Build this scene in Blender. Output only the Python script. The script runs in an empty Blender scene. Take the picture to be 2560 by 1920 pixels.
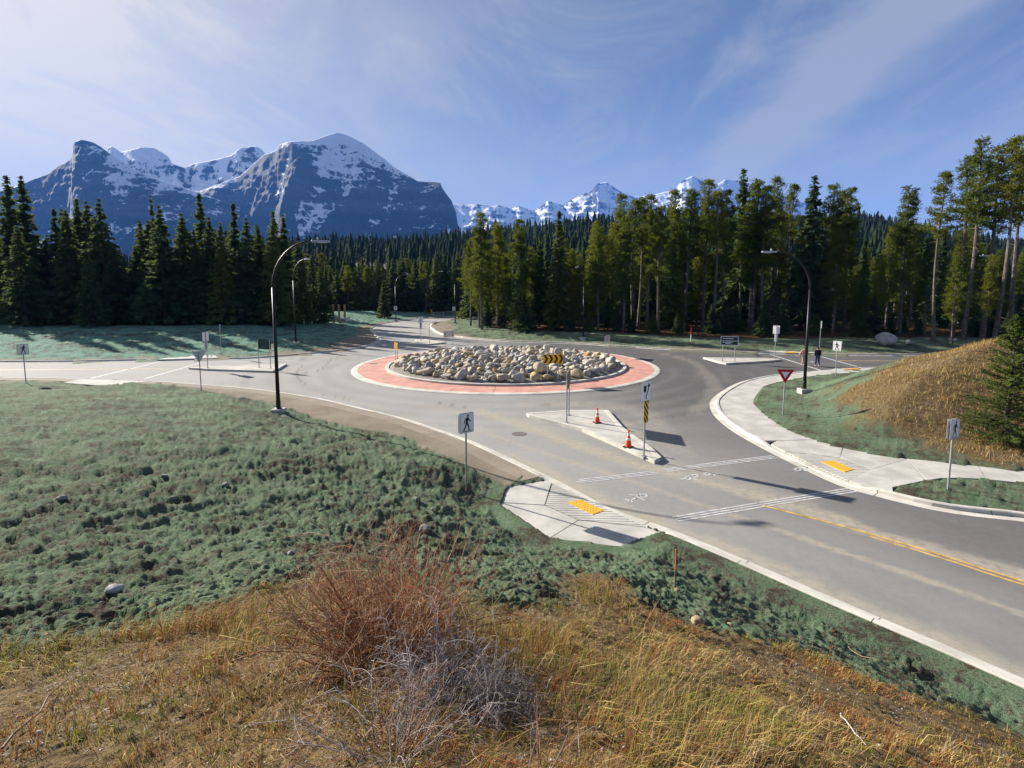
import bpy, bmesh, math, random
import numpy as np
from mathutils import Vector, Matrix

sc = bpy.context.scene
COL = sc.collection

# ------------------------------------------------------------------ camera
EYE = 7.0                      # metres above the road surface
FPX, PITCH, CYP = 1359.0, 0.1065, 858.6
cam = bpy.data.cameras.new('camera')
cam.sensor_width = 36.0
cam.lens = 36.0 * FPX / 2560.0
cam.shift_y = -(960.0 - CYP) / 2560.0
cam.clip_start = 0.05
cam.clip_end = 60000.0
cam_o = bpy.data.objects.new('camera', cam)
COL.objects.link(cam_o)
cam_o.location = (0, 0, EYE)
cam_o.rotation_euler = (math.pi / 2 - PITCH, 0, 0)
sc.camera = cam_o

# ------------------------------------------------------------------ light
SUN_EL, SUN_AZ = math.radians(24.0), math.radians(54.0)     # azimuth: left of straight ahead
SUN_DIR = Vector((-math.sin(SUN_AZ) * math.cos(SUN_EL), math.cos(SUN_AZ) * math.cos(SUN_EL), math.sin(SUN_EL)))
sun = bpy.data.lights.new('sun', 'SUN')
sun.energy = 5.0
sun.angle = math.radians(0.53)
sun.color = (1.0, 0.93, 0.83)
sun_o = bpy.data.objects.new('sun', sun)
COL.objects.link(sun_o)
sun_o.rotation_euler = SUN_DIR.to_track_quat('Z', 'Y').to_euler()

world = bpy.data.worlds.new('World')
sc.world = world
world.use_nodes = True
wt = world.node_tree
for n in list(wt.nodes): wt.nodes.remove(n)

class NT:
    """small helper for node trees: call it with a node type, properties and inputs"""
    def __init__(self, tree): self.t = tree
    def __call__(self, typ, inputs=None, out=0, **props):
        n = self.t.nodes.new(typ)
        for k, v in props.items(): setattr(n, k, v)
        for k, v in (inputs or {}).items():
            s = n.inputs[k]
            if isinstance(v, bpy.types.NodeSocket): self.t.links.new(v, s)
            elif isinstance(v, bpy.types.Node): self.t.links.new(v.outputs[0], s)
            else: s.default_value = v
        return n.outputs[out] if out is not None else n
    def math(self, op, a, b=0.0, c=0.0, clamp=False):
        return self('ShaderNodeMath', {0: a, 1: b, 2: c}, operation=op, use_clamp=clamp)
    def vmath(self, op, a, b=(0, 0, 0), out=0):
        return self('ShaderNodeVectorMath', {0: a, 1: b}, out=out, operation=op)
    def mix(self, f, a, b, blend='MIX'):
        n = self.t.nodes.new('ShaderNodeMix'); n.data_type = 'RGBA'; n.blend_type = blend
        for s, v in ((n.inputs[0], f), (n.inputs[6], a), (n.inputs[7], b)):
            if isinstance(v, bpy.types.NodeSocket): self.t.links.new(v, s)
            else: s.default_value = v if not isinstance(v, tuple) or len(v) == 4 else (*v, 1)
        return n.outputs[2]
    def ramp(self, f, lo, hi, a=0.0, b=1.0, smooth=True):
        return self('ShaderNodeMapRange', {0: f, 1: lo, 2: hi, 3: a, 4: b}, interpolation_type='SMOOTHSTEP' if smooth else 'LINEAR')
    def noise(self, vec, scale, detail=4.0, rough=0.55, dist=0.0, out=0):
        return self('ShaderNodeTexNoise', {'Vector': vec, 'Scale': scale, 'Detail': detail, 'Roughness': rough, 'Distortion': dist}, out=out)

# sky: physical sky plus thin streaky cirrus, laid out on a cloud deck overhead
W = NT(wt)
sky = W('ShaderNodeTexSky', sky_type='NISHITA', sun_disc=False, sun_elevation=SUN_EL, sun_rotation=-SUN_AZ,
        altitude=1550.0, air_density=0.55, dust_density=0.30, ozone_density=2.0)
wdir = W('ShaderNodeTexCoord', out=0)
sep = W('ShaderNodeSeparateXYZ', {0: wdir}, out=None)
zz = W.math('MAXIMUM', sep.outputs[2], 0.0)
zden = W.math('ADD', zz, 0.06)
deck = W('ShaderNodeCombineXYZ', {0: W.math('DIVIDE', sep.outputs[0], zden), 1: W.math('DIVIDE', sep.outputs[1], zden), 2: 0.0})
rot = W('ShaderNodeMapping', {'Vector': deck, 'Rotation': (0, 0, math.radians(-14)), 'Scale': (1.0, 0.42, 1.0)})
c1 = W.noise(rot, 1.15, 9.0, 0.68, 1.3)
c2 = W.noise(deck, 0.33, 3.0, 0.5)
veil = W.math('MULTIPLY', W.ramp(c1, 0.36, 0.74), W.ramp(c2, 0.30, 0.60))
# one broad old contrail crossing the sky on the right
bn = W.noise(deck, 1.1, 5.0, 0.6)
bx = W.math('ADD', W.math('SUBTRACT', W.vmath('DOT_PRODUCT', deck, (0.992, -0.1253, 0.0), out=1), 1.04), W.math('MULTIPLY', W.math('SUBTRACT', bn, 0.5), 0.55))
bandm = W.math('MULTIPLY', W.math('MULTIPLY', W.ramp(W.math('ABSOLUTE', bx), 0.36, 0.0), 1.0), W.ramp(bn, 0.25, 0.6, 0.55, 1.0))
sund = W.vmath('DOT_PRODUCT', wdir, tuple(SUN_DIR), out=1)
near_sun = W.math('POWER', W.math('MAXIMUM', sund, 0.0), 4.0)
lowhaze = W.ramp(sep.outputs[2], 0.34, 0.0, 0.0, 0.85)
thick = W.math('ADD', W.math('ADD', W.math('MULTIPLY', veil, 0.90), 0.16), bandm)
thick = W.math('ADD', thick, W.math('MULTIPLY', near_sun, 0.70))
thick = W.math('MINIMUM', thick, 0.94)
cloud_c = W.mix(near_sun, (2.75, 2.95, 3.30), (7.4, 7.0, 6.3))
skyc = W.mix(lowhaze, W.mix(thick, sky, cloud_c), W.mix(near_sun, (4.2, 4.2, 4.1), (7.6, 7.1, 6.2)))
bg = W('ShaderNodeBackground', {'Color': skyc, 'Strength': 0.050})
W('ShaderNodeOutputWorld', {'Surface': bg}, out=None)

vs = sc.view_settings
vs.view_transform = 'Standard'
vs.look = 'None'
vs.gamma = 1.0
vs.use_curve_mapping = False
vs.exposure = 1.5
cy = sc.cycles
cy.max_bounces = 5
cy.diffuse_bounces = 3
cy.glossy_bounces = 2
cy.transmission_bounces = 3
cy.volume_bounces = 0
cy.transparent_max_bounces = 6
cy.caustics_reflective = False
cy.caustics_refractive = False
cy.use_denoising = True
cy.denoiser = 'OPENIMAGEDENOISE'
cy.sample_clamp_indirect = 6.0

# ------------------------------------------------------------------ helpers
rng = np.random.RandomState(7)
random.seed(11)

def hash2(ix, iy, seed):
    h = (ix.astype(np.int64) * 374761393 + iy.astype(np.int64) * 668265263 + seed * 144269) & 0xffffffff
    h = ((h ^ (h >> 13)) * 1274126177) & 0xffffffff
    return ((h ^ (h >> 16)) & 0xffffff) / float(0xffffff)

def vnoise(x, y, seed=0):
    x = np.asarray(x, float); y = np.asarray(y, float)
    ix = np.floor(x); iy = np.floor(y)
    fx = x - ix; fy = y - iy
    fx = fx * fx * fx * (fx * (fx * 6 - 15) + 10); fy = fy * fy * fy * (fy * (fy * 6 - 15) + 10)
    a = hash2(ix, iy, seed); b = hash2(ix + 1, iy, seed); c = hash2(ix, iy + 1, seed); d = hash2(ix + 1, iy + 1, seed)
    return (a + (b - a) * fx) * (1 - fy) + (c + (d - c) * fx) * fy

def fbm(x, y, octv=4, seed=0, gain=0.5, lac=2.03):
    s = 0.0; a = 1.0; t = 0.0
    for k in range(octv):
        s = s + a * vnoise(x, y, seed + 17 * k); t += a
        x = x * lac + 3.1; y = y * lac - 1.7; a *= gain
    return s / t

def smoothstep(e0, e1, x):
    t = np.clip((x - e0) / (e1 - e0), 0, 1)
    return t * t * (3 - 2 * t)

def spline(pts, step=0.5):
    """Catmull-Rom through the points, resampled at an even step"""
    p = np.asarray(pts, float)
    q = np.vstack([2 * p[0] - p[1], p, 2 * p[-1] - p[-2]])
    out = []
    for i in range(len(p) - 1):
        p0, p1, p2, p3 = q[i], q[i + 1], q[i + 2], q[i + 3]
        t = np.linspace(0, 1, 12, endpoint=False)[:, None]
        out.append(0.5 * (2 * p1 + (p2 - p0) * t + (2 * p0 - 5 * p1 + 4 * p2 - p3) * t * t + (3 * p1 - p0 - 3 * p2 + p3) * t ** 3))
    out = np.vstack(out + [p[-1:]])
    return resample(out, step)

def resample(p, step):
    d = np.concatenate([[0], np.cumsum(np.hypot(*np.diff(p[:, :2], axis=0).T))])
    n = max(2, int(round(d[-1] / step)) + 1)
    s = np.linspace(0, d[-1], n)
    return np.stack([np.interp(s, d, p[:, k]) for k in range(p.shape[1])], 1)

def offset(p, o):
    """shift a polyline sideways, + is to the left of its direction"""
    t = np.gradient(p, axis=0); t /= np.linalg.norm(t, axis=1)[:, None] + 1e-9
    return p + np.stack([-t[:, 1], t[:, 0]], 1) * o

def dist_poly(x, y, p):
    best = np.full(x.shape, 1e9)
    for a, b in zip(p[:-1], p[1:]):
        dx, dy = b - a; L = dx * dx + dy * dy + 1e-12
        t = np.clip(((x - a[0]) * dx + (y - a[1]) * dy) / L, 0, 1)
        best = np.minimum(best, (x - a[0] - t * dx) ** 2 + (y - a[1] - t * dy) ** 2)
    return np.sqrt(best)

def inside(x, y, poly):
    c = np.zeros(x.shape, bool)
    for (x1, y1), (x2, y2) in zip(poly, np.roll(poly, -1, axis=0)):
        m = ((y1 > y) != (y2 > y)) & (x < (x2 - x1) * (y - y1) / (y2 - y1 + 1e-12) + x1)
        c ^= m
    return c

def tag(o, label=None, cat=None, group=None, kind=None):
    if label: o['label'] = label
    if cat: o['category'] = cat
    if group: o['group'] = group
    if kind: o['kind'] = kind
    return o

def link(name, data, parent=None, loc=None, rz=None):
    o = bpy.data.objects.new(name, data)
    COL.objects.link(o)
    if parent is not None: o.parent = parent
    if loc is not None: o.location = loc
    if rz is not None: o.rotation_euler = (0, 0, rz)
    return o

def empty(name, loc=(0, 0, 0), rz=0.0):
    o = link(name, None, None, loc, rz)
    o.empty_display_size = 0.2
    return o

def npmesh(name, V, Fq=None, Ft=None, mat=None, smooth=False, attrs=None):
    """mesh from numpy arrays of vertices, quads and triangles"""
    me = bpy.data.meshes.new(name)
    V = np.asarray(V, np.float32)
    parts = []; tot = []
    if Fq is not None and len(Fq): parts.append(np.asarray(Fq, np.int32).ravel()); tot.append(np.full(len(Fq), 4, np.int32))
    if Ft is not None and len(Ft): parts.append(np.asarray(Ft, np.int32).ravel()); tot.append(np.full(len(Ft), 3, np.int32))
    li = np.concatenate(parts); lt = np.concatenate(tot)
    me.vertices.add(len(V)); me.vertices.foreach_set('co', V.ravel())
    me.loops.add(len(li)); me.loops.foreach_set('vertex_index', li)
    me.polygons.add(len(lt)); me.polygons.foreach_set('loop_start', np.concatenate([[0], np.cumsum(lt)[:-1]]).astype(np.int32))
    me.polygons.foreach_set('loop_total', lt)
    if smooth: me.polygons.foreach_set('use_smooth', np.ones(len(lt), bool))
    me.update(calc_edges=True)
    for k, v in (attrs or {}).items():
        v = np.asarray(v, np.float32)
        if v.ndim == 2:
            a = me.attributes.new(k, 'FLOAT_COLOR', 'POINT')
            if v.shape[1] == 3: v = np.hstack([v, np.ones((len(v), 1), np.float32)])
            a.data.foreach_set('color', v.ravel())
        else:
            a = me.attributes.new(k, 'FLOAT', 'POINT'); a.data.foreach_set('value', v)
    if mat: me.materials.append(mat)
    return me

class MB:
    """collects simple solids and links them as ONE mesh object"""
    def __init__(self): self.v = []; self.f = []; self.m = []; self.mi = 0
    def add(self, vs, fs):
        o = len(self.v); self.v += [tuple(v) for v in vs]
        self.f += [tuple(i + o for i in f) for f in fs]; self.m += [self.mi] * len(fs)
    def box(self, c, s, rot=None):
        vs = [Vector(((i & 1) - .5, ((i >> 1) & 1) - .5, (i >> 2) - .5)) for i in range(8)]
        vs = [Vector((v.x * s[0], v.y * s[1], v.z * s[2])) for v in vs]
        if rot is not None: vs = [rot @ v for v in vs]
        self.add([v + Vector(c) for v in vs], [(0, 2, 3, 1), (4, 5, 7, 6), (0, 1, 5, 4), (2, 6, 7, 3), (0, 4, 6, 2), (1, 3, 7, 5)])
        return self
    def tube(self, pts, rad, n=8, cap=True):
        pts = [Vector(p) for p in pts]
        rad = [rad] * len(pts) if not hasattr(rad, '__len__') else rad
        vs = []; fs = []; up = None
        for i, p in enumerate(pts):
            t = (pts[min(i + 1, len(pts) - 1)] - pts[max(i - 1, 0)]).normalized()
            if up is None: up = t.orthogonal().normalized()
            up = (up - t * up.dot(t)).normalized(); side = t.cross(up)
            vs += [p + (up * math.cos(2 * math.pi * k / n) + side * math.sin(2 * math.pi * k / n)) * rad[i] for k in range(n)]
        for i in range(len(pts) - 1):
            for k in range(n):
                fs.append((i * n + k, i * n + (k + 1) % n, (i + 1) * n + (k + 1) % n, (i + 1) * n + k))
        if cap:
            fs.append(tuple(range(n - 1, -1, -1))); fs.append(tuple(range((len(pts) - 1) * n, len(pts) * n)))
        self.add(vs, fs); return self
    def prism(self, poly, z0, z1, M=None):
        """extrude a flat outline (x, y) from z0 to z1; M maps the result"""
        n = len(poly)
        a = sum(poly[i][0] * poly[(i + 1) % n][1] - poly[(i + 1) % n][0] * poly[i][1] for i in range(n))
        if a < 0: poly = list(poly)[::-1]
        vs = [Vector((p[0], p[1], z0)) for p in poly] + [Vector((p[0], p[1], z1)) for p in poly]
        if M is not None: vs = [M @ v for v in vs]
        fs = [tuple(range(n - 1, -1, -1)), tuple(range(n, 2 * n))]
        fs += [(i, (i + 1) % n, n + (i + 1) % n, n + i) for i in range(n)]
        self.add(vs, fs); return self
    def lathe(self, prof, n=16, c=(0, 0, 0)):
        vs = []; fs = []
        for r, z in prof:
            vs += [(c[0] + r * math.cos(2 * math.pi * k / n), c[1] + r * math.sin(2 * math.pi * k / n), c[2] + z) for k in range(n)]
        for i in range(len(prof) - 1):
            for k in range(n): fs.append((i * n + k, i * n + (k + 1) % n, (i + 1) * n + (k + 1) % n, (i + 1) * n + k))
        fs.append(tuple(range(n - 1, -1, -1))); fs.append(tuple(range((len(prof) - 1) * n, len(prof) * n)))
        self.add(vs, fs); return self
    def mesh(self, name, mats, smooth=False, bevel=0.0):
        me = bpy.data.meshes.new(name)
        me.from_pydata(self.v, [], self.f)
        for m in (mats if isinstance(mats, (list, tuple)) else [mats]): me.materials.append(m)
        me.polygons.foreach_set('material_index', self.m)
        if bevel:
            bm = bmesh.new(); bm.from_mesh(me)
            bmesh.ops.bevel(bm, geom=bm.edges[:], offset=bevel, segments=1, affect='EDGES'); bm.to_mesh(me); bm.free()
        if smooth: me.shade_smooth()
        me.update()
        return me
    def build(self, name, mats, parent=None, loc=None, rz=None, **kw):
        return link(name, self.mesh(name, mats, **kw), parent, loc, rz)

# ------------------------------------------------------------------ materials
MATS = {}
def material(name, build=None, base=(0.5, 0.5, 0.5), rough=0.8, metal=0.0, var=0.0, vscale=3.0, bump=0.0, bscale=40.0, spec=0.3):
    """procedural material: base colour broken up by two scales of noise, optional bump, or a custom node builder"""
    if name in MATS: return MATS[name]
    m = bpy.data.materials.new(name); m.use_nodes = True
    t = m.node_tree
    for n in list(t.nodes): t.nodes.remove(n)
    N = NT(t)
    b = t.nodes.new('ShaderNodeBsdfPrincipled')
    out = t.nodes.new('ShaderNodeOutputMaterial'); t.links.new(b.outputs[0], out.inputs[0])
    b.inputs['Roughness'].default_value = rough
    b.inputs['Metallic'].default_value = metal
    b.inputs['Specular IOR Level'].default_value = spec
    if build: build(N, b, out)
    else:
        pos = N('ShaderNodeNewGeometry', out=0)
        n1 = N.noise(pos, vscale, 5.0); n2 = N.noise(pos, vscale * 9.0, 3.0)
        f = N.math('ADD', N.math('MULTIPLY', n1, 0.65), N.math('MULTIPLY', n2, 0.35))
        lo = tuple(c * (1 - var) for c in base); hi = tuple(min(1, c * (1 + var)) for c in base)
        t.links.new(N.mix(N.ramp(f, 0.3, 0.7), lo, hi), b.inputs['Base Color'])
        if bump:
            bn = N('ShaderNodeBump', {'Strength': bump, 'Distance': 0.02, 'Height': N.noise(pos, bscale, 4.0)})
            t.links.new(bn, b.inputs['Normal'])
    MATS[name] = m
    return m
# ------------------------------------------------------------------ survey of the site (metres; x right, y ahead)
LINE = {
    'near': [(-38.07, 39.90), (-32.49, 39.40), (-26.01, 38.57), (-21.95, 37.33), (-16.96, 35.47), (-12.11, 32.70), (-8.50, 29.83), (-6.14, 27.91), (-3.98, 25.64), (-2.11, 23.51), (-0.77, 21.64), (1.17, 18.74), (2.16, 17.05), (2.91, 15.94), (4.19, 14.68), (5.59, 12.91), (6.94, 11.08), (7.69, 10.12), (8.32, 9.30), (8.79, 8.64)],
    'right': [(30.05, 45.45), (26.55, 44.49), (23.69, 43.31), (19.62, 41.14), (16.66, 38.61), (14.07, 35.20), (12.53, 32.70), (11.85, 31.08), (11.30, 29.07), (11.02, 27.09), (10.96, 25.14), (11.11, 22.97), (11.41, 20.70), (11.71, 18.92), (12.04, 18.13), (13.31, 16.66), (14.33, 16.13), (15.45, 15.75)],
    'swout': [(27.31, 42.65), (25.47, 42.08), (22.24, 40.60), (17.83, 37.33), (15.86, 34.45), (14.45, 32.01), (13.89, 30.22), (13.46, 28.00), (13.21, 25.35), (13.79, 23.26), (14.28, 22.34), (15.84, 21.18), (17.19, 20.55), (19.10, 19.65)],
    'isl': [(13.13, 17.98), (14.70, 18.74), (15.84, 18.98), (17.02, 18.80), (17.94, 18.41)],
    'backr': [(40.35, 54.02), (31.58, 54.65), (26.40, 55.62), (18.70, 58.14), (13.15, 61.45), (6.99, 65.30), (0.00, 67.40), (-4.73, 70.80), (-7.79, 74.02), (-10.16, 77.68), (-12.47, 85.64), (-13.99, 92.95), (-14.35, 100.13), (-13.24, 104.89), (-11.36, 114.23)],
    'backl': [(-46.77, 49.19), (-33.91, 50.52), (-27.58, 51.24), (-24.66, 51.92), (-20.42, 55.62), (-16.97, 60.27), (-16.64, 65.75), (-17.29, 70.16), (-19.31, 76.42), (-21.99, 84.64), (-23.20, 91.16), (-23.45, 98.77), (-21.98, 106.54), (-16.84, 118.50), (-12.28, 120.00)],
    's1': [(0.78, 28.79), (3.21, 29.49), (5.31, 29.49), (5.34, 28.55), (5.40, 25.78), (5.93, 22.59), (5.99, 21.20), (5.61, 20.79), (5.21, 21.64), (3.34, 25.56), (2.22, 26.85), (0.91, 28.30), (0.78, 28.79)],
    's2': [(-27.09, 45.05), (-26.89, 45.80), (-24.54, 46.26), (-22.58, 46.72), (-19.85, 47.44), (-19.38, 44.77), (-19.30, 43.25), (-21.54, 43.66), (-25.22, 44.36), (-27.09, 45.05)],
    's3': [(18.28, 51.63), (24.26, 51.07), (25.18, 50.25), (23.38, 49.19), (18.96, 47.68), (18.67, 48.52), (18.28, 51.63)],
    's4': [(-12.36, 68.78), (-11.68, 69.29), (-11.02, 69.29), (-8.02, 65.30), (-9.62, 63.70), (-11.38, 63.23), (-12.36, 68.78)],
    'pad': [(-0.15, 18.09), (1.23, 18.82), (4.16, 14.70), (2.87, 13.84), (1.04, 14.33), (-0.35, 16.57), (-0.15, 18.09)],
    'cwA': [(2.32, 18.86), (5.48, 19.82), (10.77, 21.70)],
    'cwB': [(4.92, 15.71), (12.08, 18.20)],
    'yel': [(7.99, 16.79), (10.19, 14.73), (12.17, 12.24)],
    'verge': [(-36.98, 38.74), (-31.85, 37.94), (-27.58, 37.33), (-25.80, 38.26), (-18.32, 34.03), (-13.54, 30.63), (-9.41, 26.61), (-7.20, 25.14), (-4.92, 24.13), (-3.30, 21.80), (-1.98, 20.09), (-0.70, 18.43), (-0.15, 18.09)],
}
CEN = np.array([-0.50, 47.40])                         # centre of the roundabout
R_APRON, R_INNER = 13.13, 10.38
near_l = spline([(-160, 42.5), (-90, 41.5)] + LINE['near'] + [(12.0, 4.3), (24.0, -11.7), (60.0, -60.0)], 0.7)
right_l = spline([(160, 52.0), (90, 48.6), (50, 46.8)] + LINE['right'] + [(17.6, 14.4), (21.0, 11.0), (34.0, -7.0), (70.0, -55.0)], 0.5)
backr_l = spline([(160, 60.0), (90, 55.0)] + LINE['backr'] + [(-6.0, 117.0), (20.0, 121.0), (80.0, 124.0)], 0.7)
backl_l = spline([(-160, 52.0), (-90, 50.6)] + LINE['backl'] + [(-6.0, 125.5), (20.0, 129.5), (80.0, 132.5)], 0.7)
swout_l = spline([(160, 48.6), (90, 45.4), (50, 44.2), (36, 44.2)] + LINE['swout'] + [(27.0, 16.5), (40, 8.0), (75, -50)], 0.5)
swin_l = spline(LINE['isl'] + [(22.0, 16.6), (29.0, 11.5)], 0.4)
def coarse(p):
    # drop points far from the site: keep every second one in front, few beyond
    keep = [0]
    for i in range(1, len(p) - 1):
        q = p[i]; far = abs(q[0]) > 45 or q[1] < 2 or q[1] > 105
        if np.hypot(*(q - p[keep[-1]])) > (12.0 if far else 0.45 + 0.022 * np.hypot(*q)): keep.append(i)
    return p[keep + [len(p) - 1]]
near_c, right_c, backr_c, backl_c, swout_c = (coarse(l) for l in (near_l, right_l, backr_l, backl_l, swout_l))
ROAD = np.vstack([near_c, right_c[::-1], backr_c, backl_c[::-1]])
NEARSIDE = np.vstack([near_c, [(60, -300), (-300, -300), (-300, 42)]])
EASTSIDE = np.vstack([swout_c, [(300, -60), (300, 48)]])
verge_l = spline([(-160, 40.5), (-90, 39.8)] + LINE['verge'], 0.8)
verge_c = coarse(verge_l)
VERGE = np.vstack([near_c[near_c[:, 0] < 1.3], verge_c[::-1]])
GISLE = np.vstack([swin_l, right_l[(right_l[:, 1] < 17.7) & (right_l[:, 1] > 9.0) & (right_l[:, 0] < 30)][::-1]])

PADNEAR = np.array(LINE['pad'][:-1])
def terrain(x, y, detail=True):
    """height of the ground in metres, road surface = 0"""
    x = np.asarray(x, float); y = np.asarray(y, float)
    r = np.hypot(x, y)
    z = np.full(x.shape, 0.115)
    # the bank the photographer stands on
    nearside = inside(x, y, NEARSIDE)
    dn = dist_poly(x, y, near_c)
    dpad = np.where(inside(x, y, PADNEAR), 0.0, dist_poly(x, y, np.vstack([PADNEAR, PADNEAR[:1]])))
    dv = np.maximum(np.minimum(dn, dpad + 0.55) - 1.1 - 0.9 * smoothstep(-2, -8, x), 0)
    q = dv / (dv + np.maximum(r - 1.0, 0.0) * 0.88 + 1e-6)
    hill = 5.32 * q ** 1.18
    hill = hill + 0.35 * np.exp(-((x + 20) ** 2 + (y - 20) ** 2) / 160.0) * smoothstep(0, 6, dv)
    z = np.where(nearside, z + hill, z)
    # grassy mound on the right
    east = inside(x, y, EASTSIDE)
    ds = dist_poly(x, y, swout_c)
    rise = 0.05 * np.minimum(ds, 3.0) + 4.1 * (1 - np.exp(-np.maximum(ds - 2.6, 0) ** 1.25 / 9.5)) + np.maximum(ds - 9, 0) * 0.12
    z = np.where(east, z + 0.06 + rise, z)
    # low bank at the back left, slight rise under the right hand forest
    dl = dist_poly(x, y, backl_c); dr = dist_poly(x, y, backr_c)
    bl = (~nearside) & (y > 44) & (x < -8) & (dl > 0)
    z = np.where(bl & (x < -14), z + 1.25 * smoothstep(2.0, 20.0, dl), z)
    z = np.where((~east) & (y > 50) & (x > -9), z + 0.55 * smoothstep(1.5, 7.0, dr), z)
    road = inside(x, y, ROAD)
    # clods and furrows of the freshly seeded slopes
    dk = dist_poly(x, y, right_c)
    amp = smoothstep(0.15, 1.1, np.minimum(np.minimum(np.minimum(dn, ds), np.minimum(dl, dr)), np.minimum(dk, dpad)))
    if detail:
        dry = np.clip(dryness(x, y), 0, 1)
        wx = x + 0.35 * vnoise(x * 1.7, y * 1.7, 5); wy = y + 0.35 * vnoise(x * 1.7, y * 1.7, 6)
        n = 0.34 * (fbm(x * 0.35, y * 0.35, 2, 3) - 0.5)
        big = (1 - np.abs(2 * fbm(wx * 1.05, wy * 1.05, 3, 21) - 1)) ** 2
        clod = np.abs(2 * vnoise(wx * 5.6, wy * 5.6, 31) - 1) ** 0.8
        fine = np.abs(2 * vnoise(wx * 12.5 + 5, wy * 12.5, 41) - 1) ** 0.8
        fine2 = vnoise(x * 27.0, y * 27.0, 43)
        fade = smoothstep(40, 14, r)
        patch = 0.45 + 0.9 * fbm(x * 0.45, y * 0.45, 2, 51)
        amp = amp * np.where(inside(x, y, VERGE), 0.12, 1.0) * np.where(east, 0.60, 1.0) * (1 - 0.25 * smoothstep(1.5, 5.0, x))
        lump = 0.15 * (big - 0.35) + patch * (0.076 * (clod - 0.4) + 0.060 * (fine - 0.4)) + fade * 0.034 * (fine2 - 0.5)
        z = z + amp * (n * 0.5 + lump * (1 - 0.62 * dry))
    z = np.where((road & ((dn > 0.10) | (y > 43))) | (np.minimum(dk, np.minimum(dl, dr)) < 0.17), -0.03, z)
    z = np.where(inside(x, y, PADNEAR), 0.02, z)
    sw = (~road) & (~east) & inside(x, y, SWREG) & (~inside(x, y, GISLE))
    z = np.where(sw, np.where(dk > 0.4, 0.05, -0.03), z)
    return z

SWREG = np.vstack([right_c, swout_c[::-1]])
DRY_NEAR = None; DRY_EAST = None
def dryness(x, y):
    """1 where uncut dry grass grows, 0 on the green seeded ground"""
    n = (fbm(x * 0.9, y * 0.9, 3, 61) - 0.5)
    d = np.zeros(np.shape(x))
    if DRY_NEAR is not None:
        dd = dist_poly(x, y, DRY_NEAR[0]); s = np.where(inside(x, y, DRY_NEAR[1]), dd, -dd)
        d = np.maximum(d, smoothstep(-0.25, 0.35, s + n * 1.1))
    if DRY_EAST is not None:
        dd = dist_poly(x, y, DRY_EAST[0]); s = np.where(inside(x, y, DRY_EAST[1]), dd, -dd)
        d = np.maximum(d, smoothstep(-0.7, 0.9, s + n * 3.0))
    return d

def spot(px, py, z0=None, up=0.0):
    """the point of the ground seen at a place of the photograph's frame (2560 x 1920)"""
    a = (px - 1280) / FPX; b = (py - CYP) / FPX
    d = np.array([a, math.cos(PITCH) - b * math.sin(PITCH), -math.sin(PITCH) - b * math.cos(PITCH)])
    if z0 is not None:
        t = (z0 - EYE) / d[2]
        return Vector((d[0] * t, d[1] * t, z0 + up))
    t = np.concatenate([np.arange(1.2, 12, 0.02), np.arange(12, 160, 0.1)])
    X = d[0] * t; Y = d[1] * t; Z = EYE + d[2] * t
    H = terrain(X, Y, False)
    k = np.argmax(Z <= H)
    return Vector((X[k], Y[k], float(terrain(X[k:k + 1], Y[k:k + 1])[0]) + up))

def ray_at(px, py, Y):
    a = (px - 1280) / FPX; b = (py - CYP) / FPX
    dy = math.cos(PITCH) - b * math.sin(PITCH); dz = -math.sin(PITCH) - b * math.cos(PITCH)
    return Vector((a * Y / dy, Y, EYE + dz * Y / dy))

def gz(x, y): return float(terrain(np.array([float(x)]), np.array([float(y)]))[0])

# where the dry grass starts, on the near bank and on the mound
_e = [spot(*p) for p in [(-250, 1640), (0, 1615), (180, 1600), (330, 1575), (520, 1560), (620, 1490), (760, 1450), (1000, 1460), (1180, 1500), (1300, 1545), (1390, 1490), (1450, 1435), (1560, 1470), (1660, 1530), (1720, 1575), (1880, 1605), (2030, 1640), (2150, 1690), (2260, 1730), (2400, 1785), (2560, 1835)]]
_n = spline([(-60.0, -6.0), (-30, -2), (-12, 1.0)] + [(p.x, p.y) for p in _e[1:]] + [(10.6, 3.4), (22, -12.5), (58, -60)], 0.3)
_n = coarse(_n)
_DN = (_n, np.vstack([_n, [(50, -300), (-300, -300), (-300, -6)]]))
_e = [spot(*p) for p in [(2165, 944), (2090, 968), (2120, 1010), (2170, 1075), (2270, 1100), (2350, 1135), (2450, 1155), (2560, 1168)]]
_n2 = spline([(140, 44.0), (60, 42.0), (36, 42.0)] + [(p.x, p.y) for p in _e] + [(28, 17.5), (45, 7), (78, -48)], 0.5)
_n2 = coarse(_n2)
DRY_EAST = (_n2, np.vstack([_n2, [(300, -60), (300, 44)]]))
DRY_NEAR = _DN

# ------------------------------------------------------------------ ground sheet, fine in front of the viewer and coarse beyond
ang = np.radians(np.concatenate([np.linspace(-180, -60, 26)[:-1], np.linspace(-60, -47.0, 14)[:-1], np.linspace(-47.0, 47.0, 620), np.linspace(47.0, 60, 14)[1:], np.linspace(60, 180, 26)[1:]]))
rad = np.concatenate([[0.0], np.linspace(0.7, 2.6, 40)[:-1], 1.0 / np.linspace(1 / 2.6, 1 / 64.0, 600), np.geomspace(64.0, 150.0, 90)[1:], np.geomspace(150.0, 11500.0, 40)[1:]])
A, Rr = np.meshgrid(ang, rad)
GX = Rr * np.sin(A); GY = Rr * np.cos(A)
gx, gy = GX.ravel(), GY.ravel()
nearv = Rr.ravel() < 150
gzv = np.full(gx.shape, 0.3)
gzv[nearv] = terrain(gx[nearv], gy[nearv])
far_f = smoothstep(120, 150, Rr.ravel())
gzv = gzv * (1 - far_f) + 0.3 * far_f
nr, nc = A.shape
idx = np.arange(nr * nc).reshape(nr, nc)
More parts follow.
